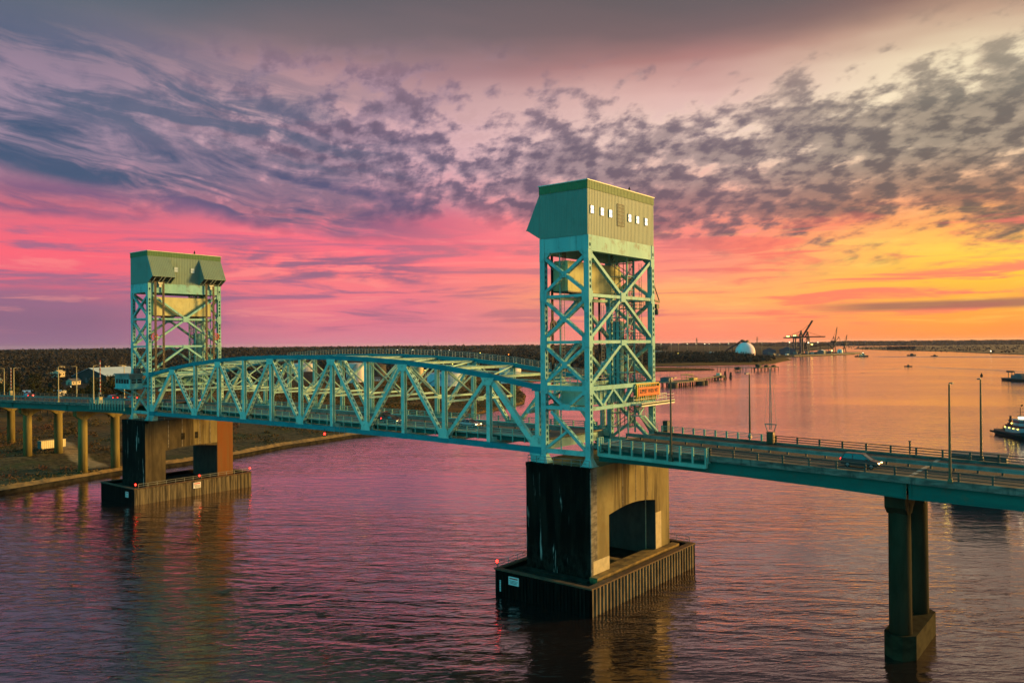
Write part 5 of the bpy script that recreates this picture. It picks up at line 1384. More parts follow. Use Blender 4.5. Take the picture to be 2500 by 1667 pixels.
for _ in range(620):
    y = rnd.uniform(-60, 330); d = rnd.uniform(0.8, 5.0) if y < 216 else rnd.uniform(0.2, 4); x = shore(y)+(vnoise(y*0.25, 3.1)-0.5)*2.2-d; s_ = rnd.uniform(0.18, 0.62)
    c0 = Vector((x, y, ground(x, y)+0.1)); pts = []
    for k in range(6):
        t = k*math.pi/3; pts.append((c0.x+s_*math.cos(t)*rnd.uniform(.7, 1.1), c0.y+s_*math.sin(t)*rnd.uniform(.7, 1.1), c0.z+rnd.uniform(-.1, .15)))
    top = [(c0.x+(p[0]-c0.x)*.55, c0.y+(p[1]-c0.y)*.55, c0.z+s_*rnd.uniform(.3, .6)) for p in pts]
    mb.add(pts+top, [(k, (k+1) % 6, 6+(k+1) % 6, 6+k) for k in range(6)]+[tuple(range(6, 12))])
struct(mb.build('riprap', 'rock'), 'stuff')
# single trees behind the left approach
protos = []
for k in range(4):
    lv = Leaves(); rr = random.Random(50+k); h = (12, 14, 10.5, 13)[k]
    lv.crown((0, 0, h*0.10), (5.2, 6, 5, 4.4)[k], h*0.95, 620, 0.55, rr)
    t = thing('tree', 'dark leafy tree standing in the wood behind the left approach span', 'tree', (0, 0, 0), 'trees behind the left approach span')
    c_ = lv.build('crown', 'leaf'); c_.parent = t
    mb = MB(); mb.tube((0, 0, -0.5), (0.2, 0.1, h*0.45), 0.38, 8, 0.24)
    for q in range(6):
        a = q*1.05+k; mb.tube((0.1, 0, h*(0.28+0.04*q)), (math.cos(a)*2.6, math.sin(a)*2.6, h*(0.55+0.04*q)), 0.16, 5, 0.05)
    mb.build('trunk', 'bark').parent = t
    protos.append(t)
spots = []
tries = 0
while len(spots) < 46 and tries < 4000:
    tries += 1
    a = rnd.uniform(-34.0, -25.5); dist = rnd.uniform(460, 800); x, y = at_az(a, dist)
    if y < 45 or not free(x, y) or shore(y)-x < 90: continue
    if any((x-p[0])**2+(y-p[1])**2 < 90 for p in spots): continue
    spots.append((x, y))
for i, (x, y) in enumerate(spots):
    o = protos[i] if i < 4 else dup(protos[i % 4])
    o.location = (x, y, ground(x, y)); o.rotation_euler = (0, 0, rnd.uniform(0, 6)); s_ = rnd.uniform(0.75, 1.2); o.scale = (s_, s_, s_*rnd.uniform(.9, 1.1))

# ================================================================== buildings, tanks and lamps on the left bank
def warehouse(name, label, c, w, d, h, hr, rz, roofm, wallm, z=None, nwin=0, cat='building'):
    z = ground(*c) if z is None else z
    t = thing(name, label, cat, (c[0], c[1], z), None, rz)
    mb = MB(); mb.box((0, 0, h/2-0.5), (w, d, h+1)); mb.prism([(-w/2, h), (w/2, h), (0, h+hr-0.05)], 'y', -d/2, d/2); local_part(mb, 'wall', wallm, t)
    mb = MB(); e = 0.6
    for s in (-1, 1): mb.beam((s*(w/4+e/2), -d/2-e, h+hr/2-hr*e/w), (s*(w/4+e/2), d/2+e, h+hr/2-hr*e/w), math.hypot(w/2+e, hr*(1+2*e/w)), 0.18, (s*hr, 0, w/2))
    local_part(mb, 'roof', roofm, t)
    for i in range(nwin):
        mb = MB(); mb.box((w/2+0.02, -d/2+d*(i+0.5)/nwin, h*0.5), (0.08, d/nwin*0.4, h*0.3)); local_part(mb, 'window', 'glassdark', t)
    mb = MB(); mb.box((0, -d/2-0.02, h*0.35), (w*0.22, 0.1, h*0.7)); local_part(mb, 'door', 'roofgrey', t)
    return t
def tank(label, c, r, h, mat, dome=0.08, z=None):
    z = ground(*c)-0.3 if z is None else z
    t = thing('storage_tank', label, 'storage tank', (c[0], c[1], z))
    mb = MB(); mb.lathe((0, 0, 0), [(r, 0), (r, h*0.33), (r*1.012, h*0.335), (r, h*0.34), (r, h*0.97), (r*1.015, h*0.975), (r*1.015, h)], 40); local_part(mb, 'shell', mat, t, False)
    mb = MB(); mb.lathe((0, 0, h+0.005), [(r*1.01, 0), (r*0.6, r*dome*0.7), (r*0.1, r*dome)], 40); local_part(mb, 'roof', mat, t)
    mb = MB(); k = 24
    for i in range(k):
        a0, a1 = -2.2+1.6*i/k, -2.2+1.6*(i+1)/k; mb.beam(((r+0.5)*math.cos(a0), (r+0.5)*math.sin(a0), h*i/k), ((r+0.5)*math.cos(a1), (r+0.5)*math.sin(a1), h*(i+1)/k), 0.9, 0.25)
    local_part(mb, 'stair', 'rail', t)
    mb = MB()
    for i in range(28):
        a0, a1 = 2*math.pi*i/28, 2*math.pi*(i+1)/28; mb.beam((r*math.cos(a0), r*math.sin(a0), h+1.1), (r*math.cos(a1), r*math.sin(a1), h+1.1), 0.1, 0.1); mb.beam((r*math.cos(a0), r*math.sin(a0), h), (r*math.cos(a0), r*math.sin(a0), h+1.1), 0.08, 0.08)
    local_part(mb, 'top_rail', 'rail', t)
    return t
tank('tall white storage tank with rust streaks seen through the middle of the truss', (-431, 433), 9.4, 19.5, 'tank')
tank('wide blue and white storage tank, largest of those seen through the truss', (-304, 430), 16.0, 11.5, 'tankblue')
tank('cream storage tank lit by a yellow flood lamp, seen through the truss', (-506, 595), 7.4, 11.0, 'tankgold')
tank('broad white storage tank farthest left of those behind the truss', (-782, 631), 18.6, 11.5, 'tank')
tank('low dark storage tank behind the tall white one', (-556, 570), 14.0, 12.5, 'tankdark', 0.3)
tank('white storage tank seen between the legs of the nearer tower', (-419, 907), 16.0, 11.0, 'tank')
tank('white storage tank behind the right end of the truss, half hidden by the tower', (-395, 640), 13, 9.5, 'tank')
warehouse('warehouse', 'long grey warehouse behind the left half of the truss', (-674, 484), 30, 26, 7, 2.0, R(35), 'roofgrey', 'wallgrey')
warehouse('warehouse', 'big warehouse with a pale blue metal roof left of the operator cabin', (-700, 310), 44, 60, 7.5, 8.5, R(24), 'roofblue', 'tankdark')
warehouse('warehouse', 'low white warehouse beside the tanks near the right end of the truss', (-289, 490), 18, 9, 3.5, 1.2, R(40), 'white', 'white')
warehouse('house', 'small white gabled house between the dark and cream tanks', (-439, 469), 4.4, 6, 2.6, 1.6, R(-40), 'roofgrey', 'white', None, 2, 'house')
warehouse('shed', 'long low white roofed shed seen over the left approach span', (-474, 154), 10, 34, 3.2, 1.0, R(-52), 'roofblue', 'white', None, 6, 'shed')
warehouse('house', 'cream house among trees left of the blue roofed warehouse', (-665, 257), 8, 11, 4, 2.2, R(20), 'roofgrey', 'wallcream', None, 3, 'house')
warehouse('house', 'pale house with white roof high among the trees at left', (-900, 330), 14, 16, 4.5, 2.2, R(45), 'white', 'wallcream', None, 3, 'house')
warehouse('house', 'small cream house below the pale white roofed one', (-780, 272), 9, 10, 4, 2, R(60), 'roofgrey', 'wallcream', None, 2, 'house')
hs0 = None
for k in range(16):
    a = rnd.uniform(-33.5, -23.5); dist = rnd.uniform(640, 1500); x, y = at_az(a, dist)
    if not free(x, y) or y < 60: continue
    if hs0 is None: hs0 = warehouse('house', 'small pale house half hidden among the trees at left', (x, y), 8, 11, 4.5, 2.4, rnd.uniform(0, 3), 'conclight', 'wallcream', None, 2, 'house'); hs0['group'] = 'small houses among the trees at left'
    else: dup(hs0, (x, y, ground(x, y)+rnd.uniform(2, 6) if dist > 900 else ground(x, y)+1.0), rz=rnd.uniform(0, 3))

# trailer
t = thing('site_trailer', 'cream box trailer parked on the bank between the round columns', 'trailer', (-101.5, 15.4, ground(-101.5, 15.4)), None, R(6))
mb = MB(); mb.box((0, 0, 2.15), (2.5, 8.4, 2.7)); 
body = local_part(mb, 'body', 'trailer', t)
mb = MB()
for q in range(12): mb.box((1.27, -3.9+0.71*q, 2.15), (0.05, 0.08, 2.6))
mb.box((0, 0, 3.53), (2.6, 8.5, 0.08)); local_part(mb, 'panel_rib', 'conclight', t)
mb = MB(); mb.box((0, -4.23, 2.15), (2.4, 0.06, 2.6)); local_part(mb, 'end_wall', 'trailerdark', t)
for yy in (1.0, 2.1):
    for xx in (-1.0, 1.0):
        mb = MB(); mb.tube((xx-0.14, yy, 0.45), (xx+0.14, yy, 0.45), 0.45, 14); local_part(mb, 'wheel', 'tyre', t)
mb = MB(); mb.box((0, 0, 0.72), (1.2, 8.0, 0.2)); mb.box((0, -3.2, 0.36), (0.2, 0.2, 0.7)); local_part(mb, 'chassis', 'dark', t)
def flood(label, x, y, h, mat, group='lamps among the tanks and trees', r_=0.5, z=None):
    z = ground(x, y) if z is None else z
    t = thing('flood_lamp', label, 'flood lamp', (x, y, z), group)
    mb = MB(); mb.tube((0, 0, 0), (0, 0, h), 0.28, 6, 0.16); local_part(mb, 'mast', 'poleyellow', t)
    mb = MB(); mb.box((0, 0, h+0.1), (r_*2.6, r_*1.0, 0.2)); mb.box((0, 0, h+0.25), (0.3, 0.3, 0.3)); local_part(mb, 'hood', 'dark', t)
    mb = MB(); mb.lathe((0, 0, h-r_*1.1), [(r_*0.5, 0), (r_, r_*0.5), (r_*0.9, r_), ], 10); local_part(mb, 'lens', mat, t)
    return t
flood('yellow flood lamp on a mast seen through the left middle of the truss', -495, 429, 10, 'e_yel', r_=0.65)
flood('bright yellow flood lamp in front of the cream tank', -421, 523, 10, 'e_yel', r_=0.75)
flood('yellow flood lamp showing above the right half of the truss', -524, 678, 12, 'e_yel', r_=0.65)
flood('orange beacon in the wood left of the nearer tower', -952, 1329, 15, 'e_or', r_=1.2)
flood('yellow lamp on the tree line above the truss walkway', -1100, 1400, 17, 'e_yel', r_=1.0)
flood('small yellow lamp showing behind the third truss panel', -610, 470, 9, 'e_yel', r_=0.45)
flood('white lamp between trees just left of the far tower', -1015, 420, 9, 'e_white', r_=0.7)
flood('double white lamp standing over the shed at left', -465, 172, 7, 'e_white', r_=0.35)
for k, (a, d) in enumerate(((-5.6, 2900), (-5.1, 2950), (-4.5, 3000), (-8.2, 2700), (-7.1, 2750), (-6.5, 2800))):
    x, y = at_az(a, d); flood('tiny pale town lamp on the wooded horizon above the truss', x, y, 17.5, 'e_white', 'town lamps above the truss', 1.2)
for k, (a, d, hh) in enumerate(((-6.0, 3300, 62), (-5.3, 3400, 40))):
    x, y = at_az(a, d); t = thing('radio_mast', ('taller thin radio mast on the horizon above the truss', 'shorter radio mast on the horizon right of the taller one')[k], 'mast', (x, y, ground(x, y)))
    mb = MB(); mb.tube((0, 0, 0), (0, 0, hh), 0.5, 4, 0.25); local_part(mb, 'shaft', 'dark', t)
    mb = MB()
    for q in range(3): mb.tube((0, 0, hh*0.8), (18*math.cos(q*2.1), 18*math.sin(q*2.1), 0), 0.1, 3)
    local_part(mb, 'guy_wire', 'dark', t)

# ================================================================== docks
def dock_piles(t, pts, z0=-2, z1=3.2, r_=0.28):
    p0 = None
    for x, y in pts:
        if p0 is None:
            mb = MB(); mb.tube((0, 0, z0), (0, 0, z1), r_, 7); p0 = mb.build('pile', 'wood'); p0.parent = t; p0.location = Vector((x, y, 0))-Vector((t.location.x, t.location.y, t.location.z))
        else:
            c_ = p0.copy(); COL.objects.link(c_); c_.parent = t; c_.location = Vector((x, y, 0))-Vector((t.location.x, t.location.y, t.location.z))
def lerp(a, b, q): return (a[0]+(b[0]-a[0])*q, a[1]+(b[1]-a[1])*q)
t = thing('oil_dock', 'yellow and brown timber dock with a long trestle walkway right of the nearer tower', 'dock', (-140, 600, 0))
A, B, C_, E_ = (-215, 590), (-150, 562), (-128, 548), (-158, 700)
mb = MB(); mb.beam((*A, 3.6), (*B, 3.6), 3.0, 0.5); part(mb, 'approach_deck', 'dockdeck', t)
mb = MB(); mb.mm((-150, 545, 3.2), (-128, 604, 3.9)); part(mb, 'platform', 'dockdeck', t)
mb = MB(); mb.beam((-142, 604, 3.5), (-156.5, 698, 3.5), 3.2, 0.6); part(mb, 'walkway', 'dockdeck', t)
mb = MB(); mb.box((-157.5, 701, 2.8), (9, 9, 2.6)); part(mb, 'end_platform', 'wood', t)
mb = MB(); mb.box((-158, 701, 5.4), (4, 4, 2.6)); mb.tube((-158, 702, 6.6), (-158, 702, 12), 0.12); part(mb, 'end_hut', 'wallcream', t)
mb = MB(); mb.box((-144, 556, 5.6), (9, 8, 3.4)); mb.prism([(-149, 7.3), (-139, 7.3), (-144, 8.4)], 'y', 551.5, 560.5); part(mb, 'shed', 'roofgrey', t)
mb = MB()
for x in (-140, -133):
    for y in (578, 588): mb.tube((x, y, 3.8), (x, y, 9.5), 0.2, 5)
for z in (6.4, 9.5): mb.beam((-140, 578, z), (-133, 588, z), 0.3, 0.3); mb.beam((-133, 578, z), (-140, 588, z), 0.3, 0.3); mb.beam((-140, 578, z), (-133, 578, z), 0.3, 0.3)
mb.box((-136.5, 583, 9.7), (7.5, 10, 0.3)); mb.tube((-136, 583, 9.5), (-128, 580, 6), 0.25, 5); mb.tube((-136, 586, 9.5), (-128, 590, 6.5), 0.25, 5); mb.box((-137, 596, 5), (5, 8, 2.2))
part(mb, 'loading_arm', 'yellowpaint', t)
mb = MB()
for (x, y, h) in ((-150, 556, 12), (-146, 566, 13), (-141, 600, 14.5), (-152, 548, 11)): mb.tube((x, y, 3.5), (x, y, h), 0.12, 4)
part(mb, 'light_pole', 'dark', t)
for (x, y) in ((-130, 541), (-131, 606), (-127, 590)):
    mb = MB(); mb.lathe((x, y, -2), [(4.2, 0), (4.2, 5.0), (3.9, 5.2)], 18); part(mb, 'mooring_cell', 'wood', t)
pts = [lerp(A, B, q/5) for q in range(5)]+[lerp((-142, 606), (-156, 696), q/16) for q in range(17)]+[(x, y) for x in (-149, -143, -136, -129) for y in (547, 556, 565, 574, 583, 592, 601)]+[(-154, 697), (-161, 697), (-154, 705), (-161, 705)]
dock_piles(t, pts, r_=0.5)
t = thing('trestle_pier', 'long thin trestle pier reaching across the river toward the port', 'dock', (-270, 962, 0))
A, B = (-345, 966), (-216, 957)
mb = MB(); mb.beam((*A, 4.4), (*B, 4.4), 3.4, 0.6); part(mb, 'deck', 'dockdeck', t)
mb = MB()
for zz in (5.4, 5.0): mb.beam((A[0], A[1]-1.6, zz), (B[0], B[1]-1.6, zz), 0.1, 0.1)
part(mb, 'pipe_rail', 'rail', t)
mb = MB(); mb.beam((-218, 955, 4.2), (-211, 1012, 4.2), 8, 1.0); part(mb, 'head_deck', 'wood', t)
mb = MB(); mb.box((-216, 960, 6.2), (6, 7, 3)); mb.prism([(-220, 7.7), (-212, 7.7), (-216, 9.6)], 'y', 955, 965); mb.box((-214, 985, 6), (5, 6, 3)); mb.box((-212, 1006, 5.6), (5, 6, 2.4)); part(mb, 'dock_hut', 'wood', t)
mb = MB()
for q in range(5): mb.tube((-216+1.2*q, 965+10*q, 4), (-216+1.2*q, 965+10*q, 9+2*(q % 2)), 0.15, 4)
part(mb, 'light_pole', 'dark', t)
pts = []
for q in range(10):
    x, y = lerp(A, B, (q+0.5)/10); pts += [(x-2.2, y), (x+2.2, y)]
pts += [(-221+q*1.3+s, 957+q*9) for q in range(7) for s in (0, 6)]
dock_piles(t, pts, z1=4.3, r_=0.42)
t = thing('boathouse', 'small dark boathouse on piles standing alone in front of the trestle pier', 'boathouse', (-229.4, 922.5, 0))
mb = MB(); mb.box((-229.4, 922.5, 3.4), (6, 6, 2.0)); part(mb, 'wall', 'wood', t)
mb = MB(); mb.lathe((-229.4, 922.5, 4.4), [(5.2, 0), (3.5, 1.4), (0.4, 2.2)], 8); part(mb, 'roof', 'wood', t)
dock_piles(t, [(-232, 920), (-227, 920), (-232, 925), (-227, 925)], z1=2.6, r_=0.4)
def dolphin(label, x, y, h):
    t = thing('mooring_dolphin', label, 'mooring dolphin', (x, y, 0), 'mooring dolphins off the dock end')
    for q in range(7):
        a = q*0.9; k = 0 if q == 6 else 1
        mb = MB(); mb.tube((k*1.7*math.cos(a), k*1.7*math.sin(a), -2), (k*0.55*math.cos(a), k*0.55*math.sin(a), h-0.5*(q % 3)), 0.42, 6, 0.34); local_part(mb, 'pile', 'wood', t)
    mb = MB(); mb.lathe((0, 0, h*0.62), [(1.15, 0), (1.1, 0.5)], 10); local_part(mb, 'binding', 'dark', t)
dolphin('taller pile cluster dolphin just off the dock end', -157.1, 707.1+8, 8.2)
dolphin('shorter pile cluster dolphin farther right off the dock end', -160.6, 738, 6.2)
mb = MB(); mb.lathe((-222, 905, -0.6), [(0.5, 0), (2.4, 0.3), (2.4, 0.9), (0.6, 1.2)], 10); tag(mb.build('mooring_buoy', 'wood'), 'flat dark mooring buoy floating in front of the boathouse', 'buoy')
t = thing('mooring_post', 'lone pale post standing in the river behind the far railing near the right edge', 'post', (133.6, 210.3, 0))
mb = MB(); mb.tube((0, 0, -2), (0, 0, 3.1), 0.38, 8, 0.32); local_part(mb, 'shaft', 'pole', t); mb = MB(); mb.box((0, 0, 3.2), (0.9, 0.9, 0.2)); local_part(mb, 'cap', 'dark', t)

# ================================================================== vessels
def hull_mesh(L_, Bm, D_, sheer=0.9, bow=0.30, stern=0.12):
    """loft: x from stern (-L/2) to bow (+L/2)"""
    mb = MB(); n = 18; vs = []
    for i in range(n+1):
        q = i/n; x = -L_/2+L_*q
        b = Bm/2*(1-max(0, (q-(1-bow))/bow)**2.2)*(1-0.35*max(0, (stern-q)/stern)**2)
        b = max(b, 0.04); zd = D_+sheer*(max(0, q-0.4)/0.6)**2+0.25*max(0, (0.25-q)/0.25)
        vs += [(x, -b*0.75, -1.0), (x, -b, zd*0.45), (x, -b*1.0, zd), (x, b*1.0, zd), (x, b, zd*0.45), (x, b*0.75, -1.0)]
    fs = []
    for i in range(n):
        for k in range(6): fs.append((i*6+k, i*6+(k+1) % 6, (i+1)*6+(k+1) % 6, (i+1)*6+k))
    fs += [(5, 4, 3, 2, 1, 0), tuple(range(n*6, n*6+6))]
    return mb.add(vs, fs)
def tug(label, x, y, rz, L_, lamps=True, detail=True):
    t = thing('tugboat', label, 'tugboat', (x, y, 0), None, rz); k = L_/28
    hu = local_part(hull_mesh(L_, 9.5*k, 2.0*k, 1.6*k), 'hull', 'hull', t)
    mb = MB(); n = 26
    for i in range(n):
        q = i/n; xx = -L_/2+L_*0.93*q; bb = 9.5*k/2*(1-max(0, (q*0.93-.7)/.3)**2.2)+0.1
        for s in (-1, 1): mb.lathe((xx, s*bb, 0.75*k), [(0.1*k, 0), (0.34*k, 0.2*k), (0.34*k, 0.75*k), (0.1*k, 0.9*k)], 6)
    local_part(mb, 'tyre_fender', 'tyre', t)['kind'] = 'stuff'
    mb = MB(); mb.prism([(-5*k, -3.1*k), (7.2*k, -3.1*k), (8.8*k, 0), (7.2*k, 3.1*k), (-5*k, 3.1*k)], 'z', 1.7*k, 4.3*k); dh = local_part(mb, 'deckhouse', 'superw', t)
    mb = MB(); mb.box((1.2*k, 0, 4.75*k), (11.5*k, 6.6*k, 0.9*k)); mb.box((-2.4*k, 0, 5.4*k), (3.2*k, 5.2*k, 1.0*k)); local_part(mb, 'upper_deck', 'maroon', t)
    mb = MB(); mb.prism([(0, -2.3*k), (5*k, -2.3*k), (6*k, -1.2*k), (6*k, 1.2*k), (5*k, 2.3*k), (0, 2.3*k)], 'z', 5.2*k, 7.7*k); wh = local_part(mb, 'wheelhouse', 'superw', t)
    mb = MB(); mb.prism([(-0.06*k, -2.36*k), (5.03*k, -2.36*k), (6.06*k, -1.22*k), (6.06*k, 1.22*k), (5.03*k, 2.36*k), (-0.06*k, 2.36*k)], 'z', 6.4*k, 7.25*k); local_part(mb, 'window_band', 'glassdark', wh)
    mb = MB(); mb.prism([(-0.4*k, -2.8*k), (5.3*k, -2.8*k), (6.6*k, -1.4*k), (6.6*k, 1.4*k), (5.3*k, 2.8*k), (-0.4*k, 2.8*k)], 'z', 7.7*k, 7.95*k); local_part(mb, 'roof', 'superw', wh)
    for s in (-1, 1):
        mb = MB(); mb.lathe((-3.0*k, s*1.7*k, 4.3*k), [(0.55*k, 0), (0.5*k, 4.6*k), (0.45*k, 4.7*k)], 10); local_part(mb, 'funnel', 'maroon', t)
    mb = MB(); mb.tube((1.5*k, 0, 7.9*k), (1.5*k, 0, 13*k), 0.14*k, 6); mb.beam((1.5*k, -1.5*k, 11*k), (1.5*k, 1.5*k, 11*k), 0.12*k, 0.12*k); mb.box((2.2*k, 0, 9.4*k), (0.3*k, 2.2*k, 0.3*k)); local_part(mb, 'mast', 'dark', t)
    mb = MB(); mb.tube((-7.5*k, 0, 1.8*k), (-7.5*k, 0, 6.4*k), 0.2*k, 6); mb.lathe((-7.5*k, 0, 6.2*k), [(0.3*k, 0), (0.5*k, 0.4*k), (0.2*k, 0.8*k)], 8); mb.box((-8.5*k, 0, 2.6*k), (2.2*k, 3.2*k, 1.6*k)); mb.tube((-9.8*k, -1.8*k, 1.8*k), (-9.8*k, -1.8*k, 3.6*k), 0.08*k); mb.tube((-9.8*k, 1.8*k, 1.8*k), (-9.8*k, 1.8*k, 3.6*k), 0.08*k); mb.tube((-9.8*k, -1.8*k, 3.6*k), (-9.8*k, 1.8*k, 3.6*k), 0.08*k); local_part(mb, 'towing_gear', 'dark', t)
    if lamps:
        for q in range(4):
            for s in (-1, 1):
                mb = MB(); mb.lathe((-4.5*k+3.4*q*k, s*3.35*k, 3.7*k), [(0.1*k, 0), (0.26*k, 0.15*k), (0.2*k, 0.4*k)], 8); local_part(mb, 'deck_lamp', 'e_yel', t)
        mb = MB(); mb.box((3.0*k, 0, 8.6*k), (1.6*k, 2.6*k, 0.8*k)); local_part(mb, 'search_light', 'e_white', t)
        mb = MB(); mb.lathe((-0.5*k, -2.6*k, 5.7*k), [(0.1*k, 0), (0.3*k, 0.2*k), (0.2*k, 0.5*k)], 8); local_part(mb, 'deck_lamp', 'e_yel', t)
    return t
tug('large black hulled tugboat with yellow deck lamps at the right edge', 159.6, 277.0, math.atan2(-0.83, 0.55), 26)
tug('distant tugboat with greenish lamps off the port wharf end', -368, 2034, R(8), 32, True)
t = thing('work_barge', 'long dark work barge with deck cranes at the right edge, beyond the tugboat', 'barge', (116, 790, 0), None, math.atan2(-16.3, 22))
local_part(hull_mesh(62, 14, 2.2, 0.4, 0.12, 0.1), 'hull', 'hull', t)
mb = MB(); mb.box((-14, 0, 4), (12, 9, 3.4)); mb.box((-14, 0, 6.2), (7, 6, 1.6)); local_part(mb, 'deckhouse', 'roofgrey', t)
mb = MB(); mb.box((6, 0, 3.2), (20, 10, 2)); local_part(mb, 'cargo', 'dark', t)
mb = MB()
for xx in (-27, -23): mb.tube((xx, 0, 2), (xx, 0, 8.5), 0.35, 6)
mb.box((-25, 0, 8.6), (6, 3, 1.6)); mb.tube((-20, 0, 2), (-20, 0, 9), 0.3, 6); local_part(mb, 'deck_crane', 'dark', t)
mb = MB(); mb.tube((-4, 0, 2), (-4, 0, 22), 0.3, 5, 0.15); mb.box((-4, 0, 19), (1.2, 1.2, 1.4)); local_part(mb, 'spud_mast', 'dark', t)
t = thing('moored_barge', 'dark moored barge mostly hidden behind the deck near the right edge, reflected in the water', 'barge', (176, 131, 0), None, R(4))
local_part(hull_mesh(40, 11, 3.0, 0.6, 0.14, 0.1), 'hull', 'hull', t)
mb = MB(); mb.box((-9, 0, 6.5), (12, 8, 7.2)); mb.box((9, 0, 5.8), (14, 8, 5.8)); local_part(mb, 'deckhouse', 'dark', t)
mb = MB(); mb.box((-9, 0, 10.2), (12.6, 8.6, 0.25)); mb.box((9, 0, 8.8), (14.6, 8.6, 0.25)); local_part(mb, 'roof', 'roofgrey', t)
mb = MB()
for q in range(9): mb.tube((2.2+1.7*q, 4.2, 8.9), (2.2+1.7*q, 4.2, 10.4), 0.06, 5)
for zz in (9.6, 10.4): mb.tube((2.2, 4.2, zz), (15.8, 4.2, zz), 0.06, 5)
local_part(mb, 'roof_rail', 'cream', t)
for xx, zz, mt in ((0.0, 6.0, 'e_white'), (-16.2, 4.2, 'e_yel'), (1.2, 3.6, 'e_yel')):
    mb = MB(); mb.lathe((xx, -4.4, zz), [(0.15, 0), (0.4, 0.2), (0.3, 0.6)], 8); local_part(mb, 'deck_lamp', mt, t)
def launch(label, x, y, rz, L_, kind):
    t = thing('motor_launch' if kind != 'sail' else 'sailing_boat', label, 'boat', (x, y, 0), None, rz)
    local_part(hull_mesh(L_, L_*0.28, L_*0.10, L_*0.04), 'hull', 'hull', t)
    mb = MB(); mb.box((0, 0, L_*0.17), (L_*0.3, L_*0.2, L_*0.16), taper=(0.8, 0.85)); local_part(mb, 'cabin', 'dark', t)
    if kind == 'sail':
        mb = MB(); mb.tube((0, 0, L_*.1), (0, 0, L_*0.62), 0.35, 5, 0.2); local_part(mb, 'mast', 'dark', t)
        mb = MB(); 
        for s in (-1, 1): mb.tube((s*L_*0.42, 0, L_*.12), (0, 0, L_*0.62), 0.30, 4)
        local_part(mb, 'stay', 'dark', t)
    else:
        mb = MB(); mb.tube((0, 0, L_*.2), (0, 0, L_*0.42), 0.25, 5); local_part(mb, 'mast', 'dark', t)
launch('dark sailing boat with bare mast and stays on the far reach of the river', -284.3, 2188.6, R(38), 24, 'sail')
launch('small dark launch right of the sailing boat on the far reach', -210.3, 2082.4, R(38), 18, 'm')
launch('small dark launch trailing a spreading wake in mid river', -84.4, 1220.4, R(200), 11, 'm')
t = thing('channel_marker', 'lit channel marker on a pile beside the marsh island', 'channel marker', (-129, 2373, 0))
mb = MB(); mb.tube((0, 0, -2), (0, 0, 9), 0.8, 6); local_part(mb, 'pile', 'wood', t); mb = MB(); mb.box((0, 0, 10), (2.2, 2.2, 2.4)); local_part(mb, 'lantern', 'e_white', t)
# wakes: low ridges of real water
def wake(pts, w, h):
    mb = MB(); vs = []; n = len(pts)
    P = [Vector((*p, 0)) for p in pts]
    for i, p in enumerate(P):
        d = (P[min(i+1, n-1)]-P[max(i-1, 0)]).normalized(); s = Vector((-d.y, d.x, 0)); f = min(1.0, 0.25+min(i, n-1-i)*0.35)
        for q, z in ((-1, -0.05), (-0.4, h*0.6*f), (0, h*f), (0.4, h*0.6*f), (1, -0.05)): vs.append(tuple(p+s*(q*w))[:2]+(z,))
    mb.add(vs, [(i*5+k, i*5+k+1, (i+1)*5+k+1, (i+1)*5+k) for i in range(n-1) for k in range(4)])
    o = mb.build('wake', 'water', None, True); struct(o)
def curve(a, b, c, n=14): return [((1-t)**2*a[0]+2*t*(1-t)*b[0]+t*t*c[0], (1-t)**2*a[1]+2*t*(1-t)*b[1]+t*t*c[1]) for t in [i/n for i in range(n+1)]]
wake(curve((-86, 1218), (-82, 1060), (-77, 945)), 3.5, 0.6)
wake(curve((-80, 1219), (20, 1150), (100, 1030)), 3.5, 0.6)
wake(curve((-345, 2034), (-180, 2000), (130, 2030), 20), 7, 1.2)

# ================================================================== port on the horizon
t = thing('storage_dome', 'huge white storage dome with a conveyor climbing to its dark top house', 'storage dome', (-563, 1621, 2))
dx, dy = at_az(math.degrees(math.atan((1819-1250)/1945.47)), 1960); t.location = (dx, dy, 2)
mb = MB(); rr = 23.0; mb.lathe((0, 0, 0), [(rr, 0), (rr, 14)]+[(rr*math.cos(q*math.pi/2/9), 14+rr*1.02*math.sin(q*math.pi/2/9)) for q in range(1, 9)]+[(0.8, 14+rr*1.02)], 40); local_part(mb, 'shell', 'domewhite', t, True)
mb = MB(); mb.box((0, 0, 39), (16, 8, 4)); mb.box((-6, 0, 42), (7, 6, 3)); mb.box((6, 0, 41.5), (4, 5, 1.6)); local_part(mb, 'top_house', 'crane', t)
u = RT
mb = MB(); mb.beam((-8*u.x, -8*u.y, 41), (-46*u.x, -46*u.y, 17), 3, 3.2); local_part(mb, 'conveyor', 'crane', t)
mb = MB()
for q in (18, 30, 42): mb.tube((-q*u.x, -q*u.y, 0), (-q*u.x, -q*u.y, 41-(q-8)*0.63), 0.7, 5)
local_part(mb, 'conveyor_leg', 'crane', t)
